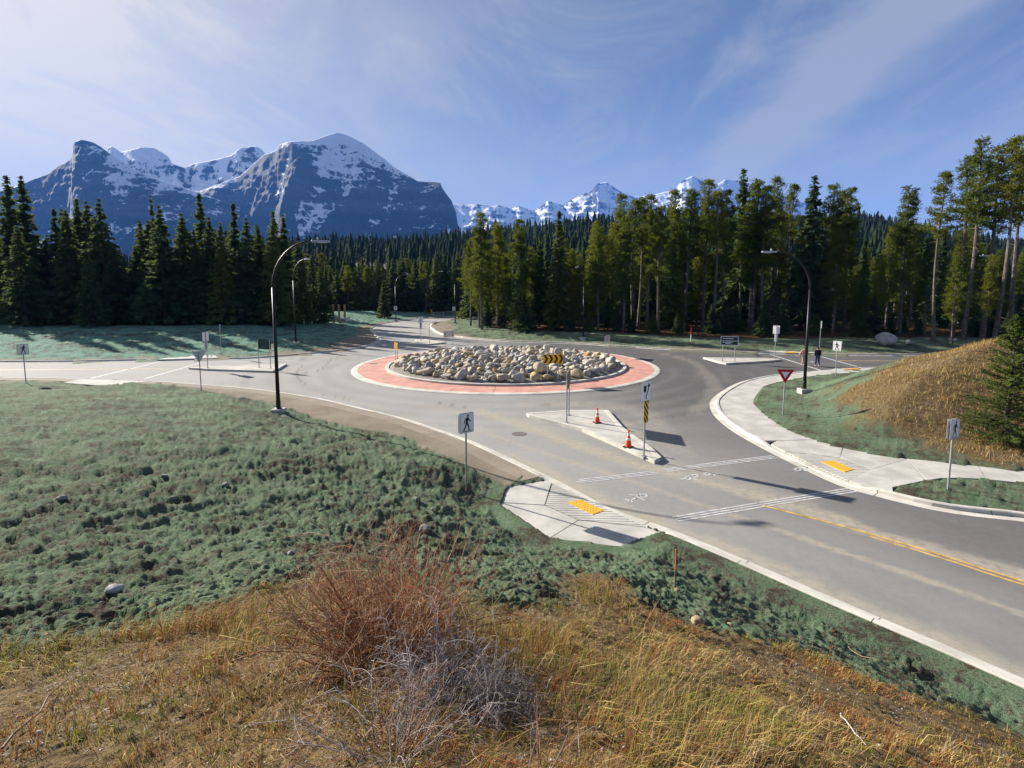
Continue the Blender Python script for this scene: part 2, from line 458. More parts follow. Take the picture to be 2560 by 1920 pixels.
FQ = np.stack([idx[:-1, :-1], idx[:-1, 1:], idx[1:, 1:], idx[1:, :-1]], -1).reshape(-1, 4)
m_dry = np.zeros(gx.shape); m_dry[nearv] = dryness(gx[nearv], gy[nearv])
m_verge = np.zeros(gx.shape)
xs, ys = gx[nearv], gy[nearv]
vn = fbm(xs * 0.8, ys * 0.8, 3, 77) - 0.5
dvp = dist_poly(xs, ys, verge_c); sv = np.where(inside(xs, ys, VERGE), dvp, -dvp)
v = smoothstep(-0.25, 0.2, sv + vn * 0.9)
dl = dist_poly(xs, ys, backl_c); dr = dist_poly(xs, ys, backr_c)
wl = 1.0 + 3.2 * np.exp(-((xs + 20.5) ** 2 + (ys - 66) ** 2) / 90.0) + 1.5 * np.exp(-((xs + 26) ** 2 + (ys - 88) ** 2) / 60.0)
wr = 0.9 + 3.0 * np.exp(-((xs + 9.5) ** 2 + (ys - 92) ** 2) / 120.0)
ok = (ys > 44)
v = np.maximum(v, np.where(ok, smoothstep(0.5, -0.3, dl - wl + vn), 0))
v = np.maximum(v, np.where(ok & (xs > -20), smoothstep(0.5, -0.3, dr - wr + vn), 0))
m_verge[nearv] = v
m_forest = np.zeros(gx.shape)
d_all = np.full(gx.shape, 99.0)
d_all[nearv] = np.where(xs < -13, dl, dr)
fn = 3.0 * (fbm(gx * 0.25, gy * 0.25, 2, 91) - 0.5)
edge_l = 26.0 - 10 * smoothstep(-40, -22, gx); edge_r = 8.5 + 3 * smoothstep(20, 45, gx)
m_forest = np.where(gy > 46, smoothstep(-1, 1.5, d_all - np.where(gx < -13, edge_l, edge_r) + fn), 0.0)
m_forest[~nearv] = 1.0
m_teal = np.where((gx < -12) & (gy > 46), smoothstep(-8, -30, gx), 0.0)

def ground_nodes(N, b, out):
    L = N.t.links
    at = lambda k: N('ShaderNodeAttribute', out=2, attribute_name=k)
    pos = N('ShaderNodeNewGeometry', out=0)
    n1 = N.noise(pos, 0.55, 5.0); n2 = N.noise(pos, 3.1, 5.0, 0.65); n3 = N.noise(pos, 17.0, 4.0, 0.7); n4 = N.noise(pos, 60.0, 3.0, 0.7)
    mulch = N.mix(N.ramp(n2, 0.3, 0.72), (0.086, 0.136, 0.076), (0.205, 0.280, 0.172))
    mulch = N.mix(at('teal'), mulch, N.mix(N.ramp(n2, 0.3, 0.75), (0.110, 0.250, 0.185), (0.200, 0.370, 0.275)))
    soil = N.mix(n3, (0.030, 0.024, 0.018), (0.105, 0.082, 0.058))
    bare = N.math('ADD', N.math('MULTIPLY', n2, 0.50), N.math('ADD', N.math('MULTIPLY', n1, 0.32), N.math('MULTIPLY', n3, 0.34)))
    green = N.mix(N.ramp(bare, 0.53, 0.67), mulch, soil)
    straw = N.mix(N.ramp(n3, 0.3, 0.75), (0.085, 0.058, 0.030), (0.235, 0.160, 0.075))
    straw = N.mix(N.math('MULTIPLY', N.ramp(n2, 0.45, 0.7), 0.6), straw, (0.30, 0.215, 0.105))
    peb = N('ShaderNodeTexVoronoi', {'Vector': pos, 'Scale': 26.0}, out=None)
    pebm = N.math('MULTIPLY', N.ramp(peb.outputs['Distance'], 0.32, 0.22), N.ramp(n1, 0.5, 0.62))
    straw = N.mix(pebm, straw, (0.36, 0.34, 0.31))
    sand = N.mix(N.ramp(n1, 0.3, 0.7), (0.185, 0.155, 0.115), (0.255, 0.220, 0.168))
    sand = N.mix(N.math('MULTIPLY', n3, 0.4), sand, (0.15, 0.115, 0.08))
    floor = N.mix(N.ramp(n2, 0.3, 0.7), (0.030, 0.022, 0.012), (0.11, 0.060, 0.026))
    c = N.mix(at('dry'), green, straw)
    c = N.mix(at('verge'), c, sand)
    c = N.mix(at('forest'), c, floor)
    L.new(c, b.inputs['Base Color'])
    h = N.math('ADD', N.math('MULTIPLY', n3, 0.7), N.math('MULTIPLY', n4, 0.45))
    h = N.math('ADD', h, N.math('MULTIPLY', n2, 0.8))
    st = N.math('SUBTRACT', 1.0, N.math('MULTIPLY', at('verge'), 0.8))
    bn = N('ShaderNodeBump', {'Strength': st, 'Distance': 0.09, 'Height': h})
    L.new(bn, b.inputs['Normal'])
M_ground = material('seeded_ground', ground_nodes, rough=0.95, spec=0.1)
ground = link('ground', npmesh('ground', np.stack([gx, gy, gzv], 1), Fq=FQ, mat=M_ground, smooth=True,
    attrs={'dry': m_dry, 'verge': m_verge, 'forest': m_forest, 'teal': m_teal}))
tag(ground, kind='structure')

# ------------------------------------------------------------------ asphalt
sel = inside(gx, gy, ROAD) | (np.minimum.reduce([dist_poly(gx, gy, l) for l in (near_c, right_c, backr_c, backl_c)]) < 0.5)
sel &= (Rr.ravel() < 170)
selq = sel[FQ].any(1)
used = np.unique(FQ[selq]); remap = np.full(len(gx), -1); remap[used] = np.arange(len(used))
rx, ry = gx[used], gy[used]
def sweepd(pts, w, s=1.0):
    p = spline([tuple(spot(*q, z0=0.0))[:2] for q in pts], 1.2)
    d = dist_poly(rx, ry, p) + (fbm(rx * 1.2, ry * 1.2, 3, int(abs(pts[0][0])) % 97) - 0.5) * w * 0.7
    return s * smoothstep(w, w * 0.25, d)
rc = np.hypot(rx - CEN[0], ry - CEN[1])
th = np.arctan2(ry - CEN[1], rx - CEN[0])
# loose sand swept off the wheel tracks
sand = np.maximum.reduce([
    sweepd([(1200, 1026), (1385, 1092), (1576, 1156), (1700, 1190), (1800, 1215), (1920, 1246), (2180, 1330), (2560, 1440), (2900, 1545)], 0.65, 0.95),
    sweepd([(1120, 1052), (1200, 1077), (1385, 1141), (1541, 1190), (1840, 1291), (1920, 1316), (2180, 1405), (2383, 1472), (2700, 1585)], 0.20, 0.9),
    sweepd([(1250, 1140), (1331, 1172), (1431, 1222), (1576, 1283), (1840, 1392), (2060, 1485), (2300, 1595), (2560, 1712), (2800, 1820)], 0.85, 1.0),
    sweepd([(1560, 1060), (1600, 1110), (1680, 1165), (1800, 1200), (2000, 1262)], 0.9, 0.5),
    sweepd([(1320, 1010), (1480, 1012), (1600, 1030), (1650, 1080), (1700, 1130)], 1.1, 0.35),
    sweepd([(1640, 880), (1731, 905), (1780, 950), (1778, 990), (1740, 1030)], 0.7, 0.30),
    sweepd([(1040, 1010), (1150, 1030), (1300, 1050), (1420, 1090)], 0.7, 0.4),
    sweepd([(560, 965), (720, 975), (860, 995), (1000, 1035), (1130, 1085)], 0.4, 0.3)])
east_f = smoothstep(-3.0, 15.0, rx + 0.22 * (ry - 30))
dust = 0.92 - 0.88 * east_f + 0.25 * smoothstep(75, 95, ry)
track = 0.5 + 0.5 * np.cos((rc - 15.2) * 2 * math.pi / 1.9)
dust = dust - 0.16 * track * ((rc > 13.2) & (rc < 21)) + 0.22 * (fbm(rx * 0.25, ry * 0.25, 3, 13) - 0.5)
dirr = np.array([0.6, -0.8]); across = (rx - 6.0) * 0.8 + (ry - 13.0) * 0.6
lane = np.exp(-((across - 1.7) / 0.5) ** 2) + np.exp(-((across - 3.3) / 0.5) ** 2)
dust = dust + 0.06 * lane * (ry < 21)
# tyre scuffs
scuff = np.maximum.reduce([sweepd(q, 0.12, 0.8) for q in (
    [(760, 935), (800, 925), (815, 912), (830, 898), (860, 890)], [(770, 962), (748, 950), (742, 930), (760, 912)],
    [(640, 905), (720, 900), (830, 892)], [(800, 985), (850, 992), (872, 1000)], [(1090, 1006), (1140, 1014), (1190, 1022)], [(1350, 1012), (1450, 1008), (1500, 1010)])])
def asphalt_nodes(N, b, out):
    L = N.t.links
    at = lambda k: N('ShaderNodeAttribute', out=2, attribute_name=k)
    pos = N('ShaderNodeNewGeometry', out=0)
    n1 = N.noise(pos, 0.35, 5.0); n2 = N.noise(pos, 4.0, 4.0); n3 = N.noise(pos, 45.0, 3.0, 0.8); n4 = N.noise(pos, 160.0, 2.0, 0.8)
    c = N.mix(N.math('ADD', at('dust'), N.math('ADD', N.math('MULTIPLY', N.math('SUBTRACT', n2, 0.5), 0.22), N.math('MULTIPLY', N.math('SUBTRACT', n1, 0.5), 0.30)), clamp=True), (0.098, 0.097, 0.096), (0.325, 0.317, 0.295))
    c = N.mix(N.math('MULTIPLY', at('scuff'), 0.55), c, (0.05, 0.048, 0.046))
    grit = N.math('MULTIPLY', at('sand'), N.ramp(N.math('ADD', N.math('MULTIPLY', n3, 0.5), N.math('MULTIPLY', n2, 0.5)), 0.30, 0.58))
    c = N.mix(grit, c, (0.385, 0.345, 0.275))
    c = N.mix(N.math('MULTIPLY', at('sand'), N.ramp(n4, 0.56, 0.68)), c, (0.12, 0.095, 0.07))
    c = N.mix(N.math('MULTIPLY', N.ramp(n4, 0.45, 0.75), 0.25), c, (0.05, 0.05, 0.05))
    c = N.mix(N.math('MULTIPLY', N.ramp(N.noise(pos, 11.0, 4.0, 0.75), 0.48, 0.72), 0.16), c, (0.06, 0.058, 0.055))
    L.new(c, b.inputs['Base Color'])
    bn = N('ShaderNodeBump', {'Strength': 0.35, 'Distance': 0.012, 'Height': N.math('ADD', n4, n3)})
    L.new(bn, b.inputs['Normal'])
M_asphalt = material('asphalt', asphalt_nodes, rough=0.9, spec=0.15)
road = link('road', npmesh('road', np.stack([rx, ry, np.zeros(len(rx))], 1), Fq=remap[FQ[selq]], mat=M_asphalt, smooth=True,
    attrs={'dust': np.clip(dust, 0, 1), 'sand': np.clip(sand, 0, 1), 'scuff': np.clip(scuff, 0, 1)}))
tag(road, kind='structure')
# ------------------------------------------------------------------ mountains
def mountain_nodes(N, b, out):
    L = N.t.links
    at = lambda k: N('ShaderNodeAttribute', out=2, attribute_name=k)
    pos = N('ShaderNodeNewGeometry', out=0)
    st = N('ShaderNodeMapping', {'Vector': pos, 'Scale': (0.0016, 0.0016, 0.012)})
    n1 = N.noise(pos, 0.004, 6.0, 0.6); n2 = N.noise(st, 1.0, 6.0, 0.65); n3 = N.noise(pos, 0.04, 6.0, 0.72)
    rock = N.mix(N.ramp(n2, 0.32, 0.70), (0.026, 0.027, 0.031), (0.085, 0.085, 0.088))
    wood = N.mix(N.ramp(n3, 0.35, 0.7), (0.006, 0.010, 0.008), (0.016, 0.024, 0.014))
    sn = N.math('ADD', at('snow'), N.math('MULTIPLY', N.math('SUBTRACT', n3, 0.5), 1.1))
    sn = N.math('ADD', sn, N.math('MULTIPLY', N.math('SUBTRACT', n2, 0.5), 0.9))
    nz = N('ShaderNodeSeparateXYZ', {0: N('ShaderNodeNewGeometry', out=1)}, out=2)
    sn = N.math('ADD', sn, N.math('MULTIPLY', N.math('SUBTRACT', nz, 0.62), 1.1))
    sv = N('ShaderNodeMapping', {'Vector': pos, 'Scale': (0.009, 0.003, 0.0016), 'Rotation': (0, math.radians(24), 0)})
    n5 = N.noise(sv, 1.0, 6.0, 0.65)
    sn = N.math('ADD', sn, N.math('MULTIPLY', N.math('SUBTRACT', n5, 0.5), 2.0))
    c = N.mix(N.ramp(N.math('ADD', at('wood'), N.math('MULTIPLY', N.math('SUBTRACT', n1, 0.5), 0.6)), 0.38, 0.62), rock, wood)
    c = N.mix(N.ramp(sn, 0.40, 0.62), c, (0.80, 0.82, 0.85))
    L.new(c, b.inputs['Base Color'])
M_mount = material('mountain_rock_and_snow', mountain_nodes, rough=0.9, spec=0.1)

def mountain(name, ridge, Y0, depth, snowf, seed, ncol=430, nrow=112, relief=110.0, wood_line=0.42, terr=70.0, yvar=0.10):
    """heightfield: a surveyed crest line with a gullied, stepped face towards the valley and a back slope"""
    p = resample(np.array(ridge, float), (ridge[-1][0] - ridge[0][0]) / float(ncol))
    u = np.linspace(0, 1, len(p))
    Yr = Y0 * (1 + yvar * (fbm(u * 6, u * 0 + seed, 3, seed) - 0.5))
    b = (p[:, 1] + 2.0 * (fbm(u * 90, u * 0, 3, seed + 2) - 0.5) - CYP) / FPX
    dy = math.cos(PITCH) - b * math.sin(PITCH); dz = -math.sin(PITCH) - b * math.cos(PITCH)
    Xr = (p[:, 0] - 1280) / FPX * Yr / dy; Zr = EYE + dz * Yr / dy
    rows = []; snow = []; wood = []
    vs = np.concatenate([np.linspace(-0.5, 0, 8)[:-1], np.linspace(0, 1, nrow) ** 1.15])
    zmax = Zr.max()
    for v in vs:
        if v < 0:
            X = Xr.copy(); Y = Yr - depth * v * 1.2; Z = Zr * (1 + v * 1.9)
            rows.append(np.stack([X, Y, Z], 1)); snow.append(np.full(len(u), .5)); wood.append(np.zeros(len(u))); continue
        Y = Yr - depth * v
        X = Xr * (1 - 0.86 * depth * v / Yr) + 0.05 * depth * v * (fbm(u * 5, u * 0 + 7, 2, seed + 4) - 0.5)
        Z = Zr * ((1 - v) ** 1.45) - 30 * v
        k = math.sin(math.pi * min(1, v * 1.25) ** 0.75) if v < 0.8 else 0.0
        wx = X / 420.0 + 0.55 * fbm(X / 600.0, Y / 600.0, 3, seed + 5) + 0.35 * v * np.sin(X / 900.0 + seed)
        gul = 1 - np.abs(2 * fbm(wx, Y / 1800.0 + u * 0, 4, seed + 9, 0.55) - 1)
        rough = fbm(X / 170.0, Y / 120.0, 5, seed + 12, 0.6) - 0.5
        crag = 1 - np.abs(2 * fbm(X / 210.0 + 0.2 * Z / 100.0, Y / 260.0, 5, seed + 15, 0.58) - 1)
        Z = Z + k * (relief * (gul - 0.62) + 110 * rough + 75 * (crag - 0.6))
        Z = Z + terr * 0.10 * np.sin(2 * math.pi * (Z + 160 * rough + 0.10 * X) / terr) * min(1, v * 8) * smoothstep(0.25, 0.6, Z / zmax)
        rows.append(np.stack([X, Y, Z], 1))
        zf = Z / zmax
        snow.append(snowf(u, v, zf, 0.55 * gul + 0.45 * crag, p[:, 0])); wood.append(smoothstep(wood_line + 0.12, wood_line - 0.12, zf))
    V = np.vstack(rows); n = len(u); m = len(vs)
    I = np.arange(n * m).reshape(m, n)
    F = np.stack([I[:-1, :-1], I[1:, :-1], I[1:, 1:], I[:-1, 1:]], -1).reshape(-1, 4)
    o = link(name, npmesh(name, V, Fq=F, mat=M_mount, smooth=True, attrs={'snow': np.concatenate(snow), 'wood': np.concatenate(wood)}))
    return tag(o, kind='structure')

def _s1(u, v, zf, gul, px):
    return np.clip(0.10 + 0.55 * smoothstep(0.60, 0.35, gul) * smoothstep(0.40, 0.6, zf) + 0.30 * smoothstep(0.82, 0.95, zf) * (v > 0.02) + 0.35 * smoothstep(235, 300, px) * smoothstep(0.5, 0.7, zf), 0, 1)
def _s2(u, v, zf, gul, px):
    cap = smoothstep(0.62, 0.80, zf + 0.10 * smoothstep(760, 850, px) - 0.10 * smoothstep(900, 1000, px)) * smoothstep(745, 800, px) * smoothstep(1060, 960, px)
    edge = 0.45 * smoothstep(0.07, 0.0, v) * smoothstep(1060, 980, px)
    return np.clip(0.04 + (0.78 - 0.40 * smoothstep(0.55, 0.8, gul)) * cap + edge + 0.75 * smoothstep(0.72, 0.48, gul) * smoothstep(0.24, 0.42, zf) * (1 - cap), 0, 1)
def _s3(u, v, zf, gul, px): return np.clip(0.70 - 0.35 * smoothstep(0.6, 0.9, gul) + 0.2 * smoothstep(0.3, 0.7, zf), 0, 1)
def _s4(u, v, zf, gul, px): return np.clip(0.62 - 0.32 * smoothstep(0.7, 0.95, gul) - 0.25 * smoothstep(0.03, 0.0, v) + 0.05 * zf, 0, 1)

mountain('mountain', [(-160, 515), (-60, 492), (35, 468), (93, 445), (124, 433), (145, 416), (174, 400), (181, 388), (183, 362), (188, 354), (202, 349), (228, 354), (249, 365), (270, 381), (300, 402), (340, 425), (390, 447), (450, 466), (520, 490), (600, 520)], 4300, 1150, _s1, 3, relief=100)
mountain('mountain', [(270, 470), (500, 478), (600, 440), (640, 405), (660, 386), (689, 377), (698, 363), (715, 356), (733, 353), (779, 353), (814, 340), (842, 331), (863, 336), (909, 359), (958, 395), (987, 419), (1042, 452), (1100, 457), (1106, 471), (1129, 503), (1140, 531), (1144, 556), (1150, 600)], 4700, 1450, _s2, 8, ncol=500, nrow=145, relief=150)
mountain('mountain', [(180, 470), (262, 392), (271, 369), (278, 366), (301, 380), (330, 374), (351, 369), (382, 369), (405, 381), (422, 393), (431, 410), (463, 420), (477, 411), (535, 400), (579, 388), (599, 372), (622, 367), (640, 366), (652, 372), (670, 390), (740, 430)], 5600, 1500, _s3, 14, relief=60, wood_line=0.1, terr=90)
mountain('mountain', [(1080, 520), (1135, 510), (1175, 512), (1195, 509), (1230, 516), (1248, 512), (1280, 522), (1297, 515), (1320, 523), (1338, 527), (1370, 502), (1407, 513), (1413, 508), (1454, 487), (1480, 476), (1493, 458), (1517, 456), (1540, 471), (1558, 482), (1584, 492), (1627, 489), (1685, 475), (1708, 450), (1731, 440), (1754, 450), (1763, 462), (1783, 468), (1812, 449), (1838, 450), (1888, 468), (1937, 476), (1958, 488), (2004, 507), (2100, 530), (2300, 560)], 9300, 2600, _s4, 23, ncol=480, nrow=80, relief=130, wood_line=0.12, terr=120, yvar=0.06)

# ------------------------------------------------------------------ wooded ridge beyond the village
def ridge_h(t):
    """ground height of the ridge crest for a bearing t = x / y"""
    return np.interp(t, [-1.6, -0.9, -0.43, -0.2, -0.095, 0.02, 0.12, 0.3, 0.53, 0.64, 0.70, 0.77, 0.95, 1.5], [14, 22, 50, 54, 60, 68, 76, 84, 82, 80, 74, 62, 48, 30])
def hill_z(x, y):
    t = x / np.maximum(y, 1)
    f = np.interp(y, [170, 215, 300, 400, 470, 640, 760, 1000], [0, 0.05, 0.26, 0.46, 0.58, 1.0, 1.0, 0.55])
    return -1.0 + ridge_h(t) * f * (1 + 0.10 * (fbm(x / 90, y / 90, 3, 5) - 0.5)) * smoothstep(165, 235, y)
hx = np.linspace(-1.75, 1.6, 170); hy = np.concatenate([np.linspace(165, 780, 80), np.linspace(800, 1200, 10)])
HT, HY = np.meshgrid(hx, hy); HX = HT * HY
I = np.arange(HT.size).reshape(HT.shape)
HF = np.stack([I[:-1, :-1], I[:-1, 1:], I[1:, 1:], I[1:, :-1]], -1).reshape(-1, 4)
M_hill = material('ridge_ground', base=(0.040, 0.032, 0.018), var=0.5, vscale=0.06, rough=0.95)
hill = link('hill', npmesh('hill', np.stack([HX.ravel(), HY.ravel(), hill_z(HX, HY).ravel()], 1), Fq=HF, mat=M_hill, smooth=True))
tag(hill, kind='structure')
def clearing(x, y):
    t = x / y
    return (t > -0.50) & (t < -0.06) & (y > 330 + 25 * np.sin(t * 30)) & (y < 405)

def simple_conifer(seed, tiers=9, pts=7):
    """jagged tiered conifer of unit height for distant woods (about 250 triangles)"""
    r_ = np.random.RandomState(seed); V = []; T = []
    for k in range(tiers):
        z0 = 0.05 + 0.88 * k / tiers; R = (0.155 * (1 - k / tiers) ** 0.85 + 0.018) * r_.uniform(0.8, 1.2)
        zt = min(1.0, z0 + 0.22); o = len(V); a0 = r_.uniform(0, 6.28)
        V.append((r_.uniform(-.01, .01), r_.uniform(-.01, .01), zt))
        n = pts * 2
        for j in range(n):
            a = a0 + 2 * math.pi * j / n
            rr = R * (r_.uniform(0.85, 1.25) if j % 2 == 0 else r_.uniform(0.35, 0.6))
            V.append((rr * math.cos(a), rr * math.sin(a), z0 - (0.035 * r_.uniform(0.4, 1.5) if j % 2 == 0 else -0.03)))
        for j in range(n):
            T.append((o, o + 1 + j, o + 1 + (j + 1) % n))
    return np.array(V), np.array(T)
def foliage_nodes(dark, light, yellow, obj=True):
    def f(N, b, out):
        L = N.t.links
        pos = N('ShaderNodeNewGeometry', out=None)
        isl = N.noise(pos.outputs['Position'], 0.9 if obj else 0.05, 3.0)
        c = N.mix(N.ramp(isl, 0.3, 0.7), dark, light)
        r1 = N('ShaderNodeObjectInfo', out=5) if obj else N.noise(pos.outputs['Position'], 0.11, 1.0)
        c = N.mix(N.math('MULTIPLY', N.ramp(r1, 0.35, 1.0), 0.75), c, yellow)
        L.new(c, b.inputs['Base Color'])
        tr = N('ShaderNodeBsdfTranslucent', {'Color': N.mix(0.6, c, yellow)})
        mx = N('ShaderNodeMixShader', {0: 0.42, 1: b.outputs[0], 2: tr})
        L.new(mx, out.inputs[0])
    return f
M_far = material('far_needles', foliage_nodes((0.010, 0.024, 0.012), (0.036, 0.058, 0.022), (0.070, 0.085, 0.022), obj=False), rough=0.9, spec=0.05)
protos = [simple_conifer(s, 8 + s % 3, 6) for s in range(5)]
def scatter(name, X, Y, Z, Hh, label, cat):
    r_ = np.random.RandomState(len(X)); Vs = []; Ts = []; o = 0
    kind = r_.randint(0, len(protos), len(X)); an = r_.uniform(0, 6.28, len(X)); wd = r_.uniform(0.75, 1.75, len(X))
    for k, (pv, pt) in enumerate(protos):
        m = np.where(kind == k)[0]
        if not len(m): continue
        ca, sa = np.cos(an[m])[:, None], np.sin(an[m])[:, None]; h = Hh[m][:, None]; w = wd[m][:, None] * h
        vx = X[m][:, None] + (pv[:, 0] * ca - pv[:, 1] * sa) * w; vy = Y[m][:, None] + (pv[:, 0] * sa + pv[:, 1] * ca) * w
        vz = Z[m][:, None] + pv[:, 2] * h
        Vs.append(np.stack([vx, vy, vz], -1).reshape(-1, 3))
        Ts.append((pt[None] + (np.arange(len(m)) * len(pv))[:, None, None]).reshape(-1, 3) + o); o += len(m) * len(pv)
    return tag(link(name, npmesh(name, np.vstack(Vs), Ft=np.vstack(Ts), mat=M_far)), label, cat, kind='stuff')
r_ = np.random.RandomState(3)
# jittered rows, thinner towards the back where only tops show
cand = []
for y in np.concatenate([np.arange(196, 430, 7.5), np.arange(430, 700, 9.5)]):
    x = np.arange(-1.15 * y, 1.1 * y, 6.2 if y < 430 else 7.5)
    cand.append(np.stack([x + r_.uniform(-2.6, 2.6, len(x)), y + r_.uniform(-3, 3, len(x))], 1))
cand = np.vstack(cand); cx_, cy_ = cand[:, 0], cand[:, 1]; ct = cx_ / cy_
keep = ~clearing(cx_, cy_) & (r_.rand(len(cx_)) < 0.80)
keep &= ~((ct < -0.50) & (r_.rand(len(cx_)) < 0.8)) & (ct > -0.8)
cx_, cy_ = cx_[keep], cy_[keep]
hh = r_.uniform(7.0, 16.0, len(cx_)) * (0.75 + 0.5 * fbm(cx_ / 45.0, cy_ / 45.0, 2, 9)) * np.where(r_.rand(len(cx_)) < .10, 1.3, 1.0)
print('far trees', len(cx_))
scatter('far_forest', cx_, cy_, hill_z(cx_, cy_) - 0.3, hh, 'dark conifer forest covering the ridge behind the roundabout', 'forest')

# ------------------------------------------------------------------ the air between here and the mountains
def haze_nodes():
    m = bpy.data.materials.new('haze'); m.use_nodes = True
    t = m.node_tree
    for n in list(t.nodes): t.nodes.remove(n)
    N = NT(t)
    v = N('ShaderNodeVolumePrincipled', {'Color': (0.11, 0.33, 1.0, 1.0), 'Density': HAZE, 'Anisotropy': 0.0})
    N('ShaderNodeOutputMaterial', {'Volume': v}, out=None)
    return m
HAZE = 0.000055
_top = max((o.matrix_world @ Vector(c)).z for o in COL.objects if o.name.startswith('mountain') for c in o.bound_box)
hz = MB().box((0, 0, (_top + 40 - 45) / 2), (26000, 26000, _top + 40 + 45)).build('haze', haze_nodes())
tag(hz, 'thin blue haze filling the valley air before the mountains', 'haze', kind='stuff')
# ------------------------------------------------------------------ concrete, kerbs, aprons, islands
def concrete_nodes(base, stain):
    def f(N, b, out):
        L = N.t.links
        pos = N('ShaderNodeNewGeometry', out=0)
        n1 = N.noise(pos, 0.9, 6.0, 0.62); n2 = N.noise(pos, 6.0, 5.0, 0.7); n3 = N.noise(pos, 70.0, 3.0)
        lo = tuple(c * 0.78 for c in base); hi = tuple(min(1, c * 1.12) for c in base)
        c = N.mix(N.ramp(n1, 0.32, 0.68), lo, hi)
        c = N.mix(N.math('MULTIPLY', N.ramp(n2, 0.52, 0.75), 0.45), c, stain)
        r = N('ShaderNodeObjectInfo', out=5)
        c = N.mix(0.12, c, N.mix(r, lo, hi))
        L.new(c, b.inputs['Base Color'])
        bn = N('ShaderNodeBump', {'Strength': 0.25, 'Distance': 0.01, 'Height': n3})
        L.new(bn, b.inputs['Normal'])
    return f
M_conc = material('concrete', concrete_nodes((0.46, 0.445, 0.40), (0.27, 0.24, 0.19)), rough=0.9, spec=0.2)
M_kerb = material('kerb_concrete', concrete_nodes((0.54, 0.515, 0.45), (0.30, 0.26, 0.20)), rough=0.9, spec=0.2)
M_red = material('red_concrete', concrete_nodes((0.52, 0.265, 0.205), (0.42, 0.29, 0.24)), rough=0.85, spec=0.25)
M_paint = material('white_road_paint', base=(0.46, 0.46, 0.455), var=0.40, vscale=5.0, rough=0.7)
M_yellow = material('yellow_road_paint', base=(0.50, 0.32, 0.10), var=0.45, vscale=4.0, rough=0.7)
M_tact = material('yellow_tactile_plate', base=(0.70, 0.38, 0.035), var=0.10, vscale=8.0, rough=0.6)
M_iron = material('cast_iron', base=(0.17, 0.15, 0.13), var=0.4, vscale=8.0, rough=0.7, metal=0.4)

def strip_mesh(name, line, prof, mat, zk=None):
    """sweep a cross-section (offset, z) along a line; offsets grow to the left of the line"""
    t = np.gradient(line, axis=0); t /= np.linalg.norm(t, axis=1)[:, None] + 1e-9
    nrm = np.stack([-t[:, 1], t[:, 0]], 1); n = len(line); m = len(prof); V = []
    zk = np.ones(n) if zk is None else zk
    for i in range(n):
        for o, z in prof: V.append((line[i, 0] + nrm[i, 0] * o, line[i, 1] + nrm[i, 1] * o, z * zk[i] if z > 0.02 else z))
    F = [(i * m + k, i * m + (k + 1) % m, (i + 1) * m + (k + 1) % m, (i + 1) * m + k) for i in range(n - 1) for k in range(m)]
    me = bpy.data.meshes.new(name)
    me.from_pydata(V, [], F + [tuple(range(m))[::-1], tuple(range((n - 1) * m, n * m))])
    bm = bmesh.new(); bm.from_mesh(me); bmesh.ops.recalc_face_normals(bm, faces=bm.faces); bm.to_mesh(me); bm.free()
    me.materials.append(mat)
    return me

def pieces(parent, name, line, prof, mat, seg, drops=(), gap=0.012, closed=False):
    d = np.concatenate([[0], np.cumsum(np.hypot(*np.diff(line, axis=0).T))])
    n = max(1, int(round(d[-1] / seg)))
    for k in range(n):
        a, b_ = d[-1] * k / n + gap, d[-1] * (k + 1) / n - gap
        m = max(3, int((b_ - a) / 0.45) + 1)
        s = np.linspace(a, b_, m)
        p = np.stack([np.interp(s, d, line[:, 0]), np.interp(s, d, line[:, 1])], 1)
        zk = np.ones(m)
        for (cx, cy_, r0, r1) in drops: zk = np.minimum(zk, 0.22 + 0.78 * smoothstep(r0, r1, np.hypot(p[:, 0] - cx, p[:, 1] - cy_)))
        link(name, strip_mesh(name, p, prof, mat, zk), parent)

def cut(line, x0=-64, x1=64, y0=3.0, y1=124):
    m = (line[:, 0] > x0) & (line[:, 0] < x1) & (line[:, 1] > y0) & (line[:, 1] < y1)
    i = np.where(m)[0]
    return line[i[0]:i[-1] + 1]
K = [(0.0, -0.2), (0.0, 0.135), (0.02, 0.15), (0.15, 0.15), (0.185, 0.125), (0.20, 0.022), (0.52, 0.008), (0.52, -0.2)]
def kside(sign, shift): return [(sign * (o - shift), z) for o, z in K]
kerb = empty('kerb'); tag(kerb, kind='structure')
pieces(kerb, 'kerb_segment', cut(near_l), kside(1, 0.0), M_kerb, 3.0, drops=[(2.7, 16.8, 2.3, 3.1), (-28.5, 38.9, 2.0, 3.0)])
pieces(kerb, 'kerb_segment', cut(right_l), kside(-1, 0.2), M_kerb, 3.0, drops=[(11.5, 20.6, 2.2, 3.2), (26.5, 44.5, 2.0, 3.0)])
pieces(kerb, 'kerb_segment', cut(backr_l), kside(1, 0.2), M_kerb, 4.0, drops=[(28.5, 55.2, 2.0, 3.0)])
pieces(kerb, 'kerb_segment', cut(backl_l), kside(-1, 0.2), M_kerb, 4.0, drops=[(-30.5, 50.9, 3.0, 4.0)])

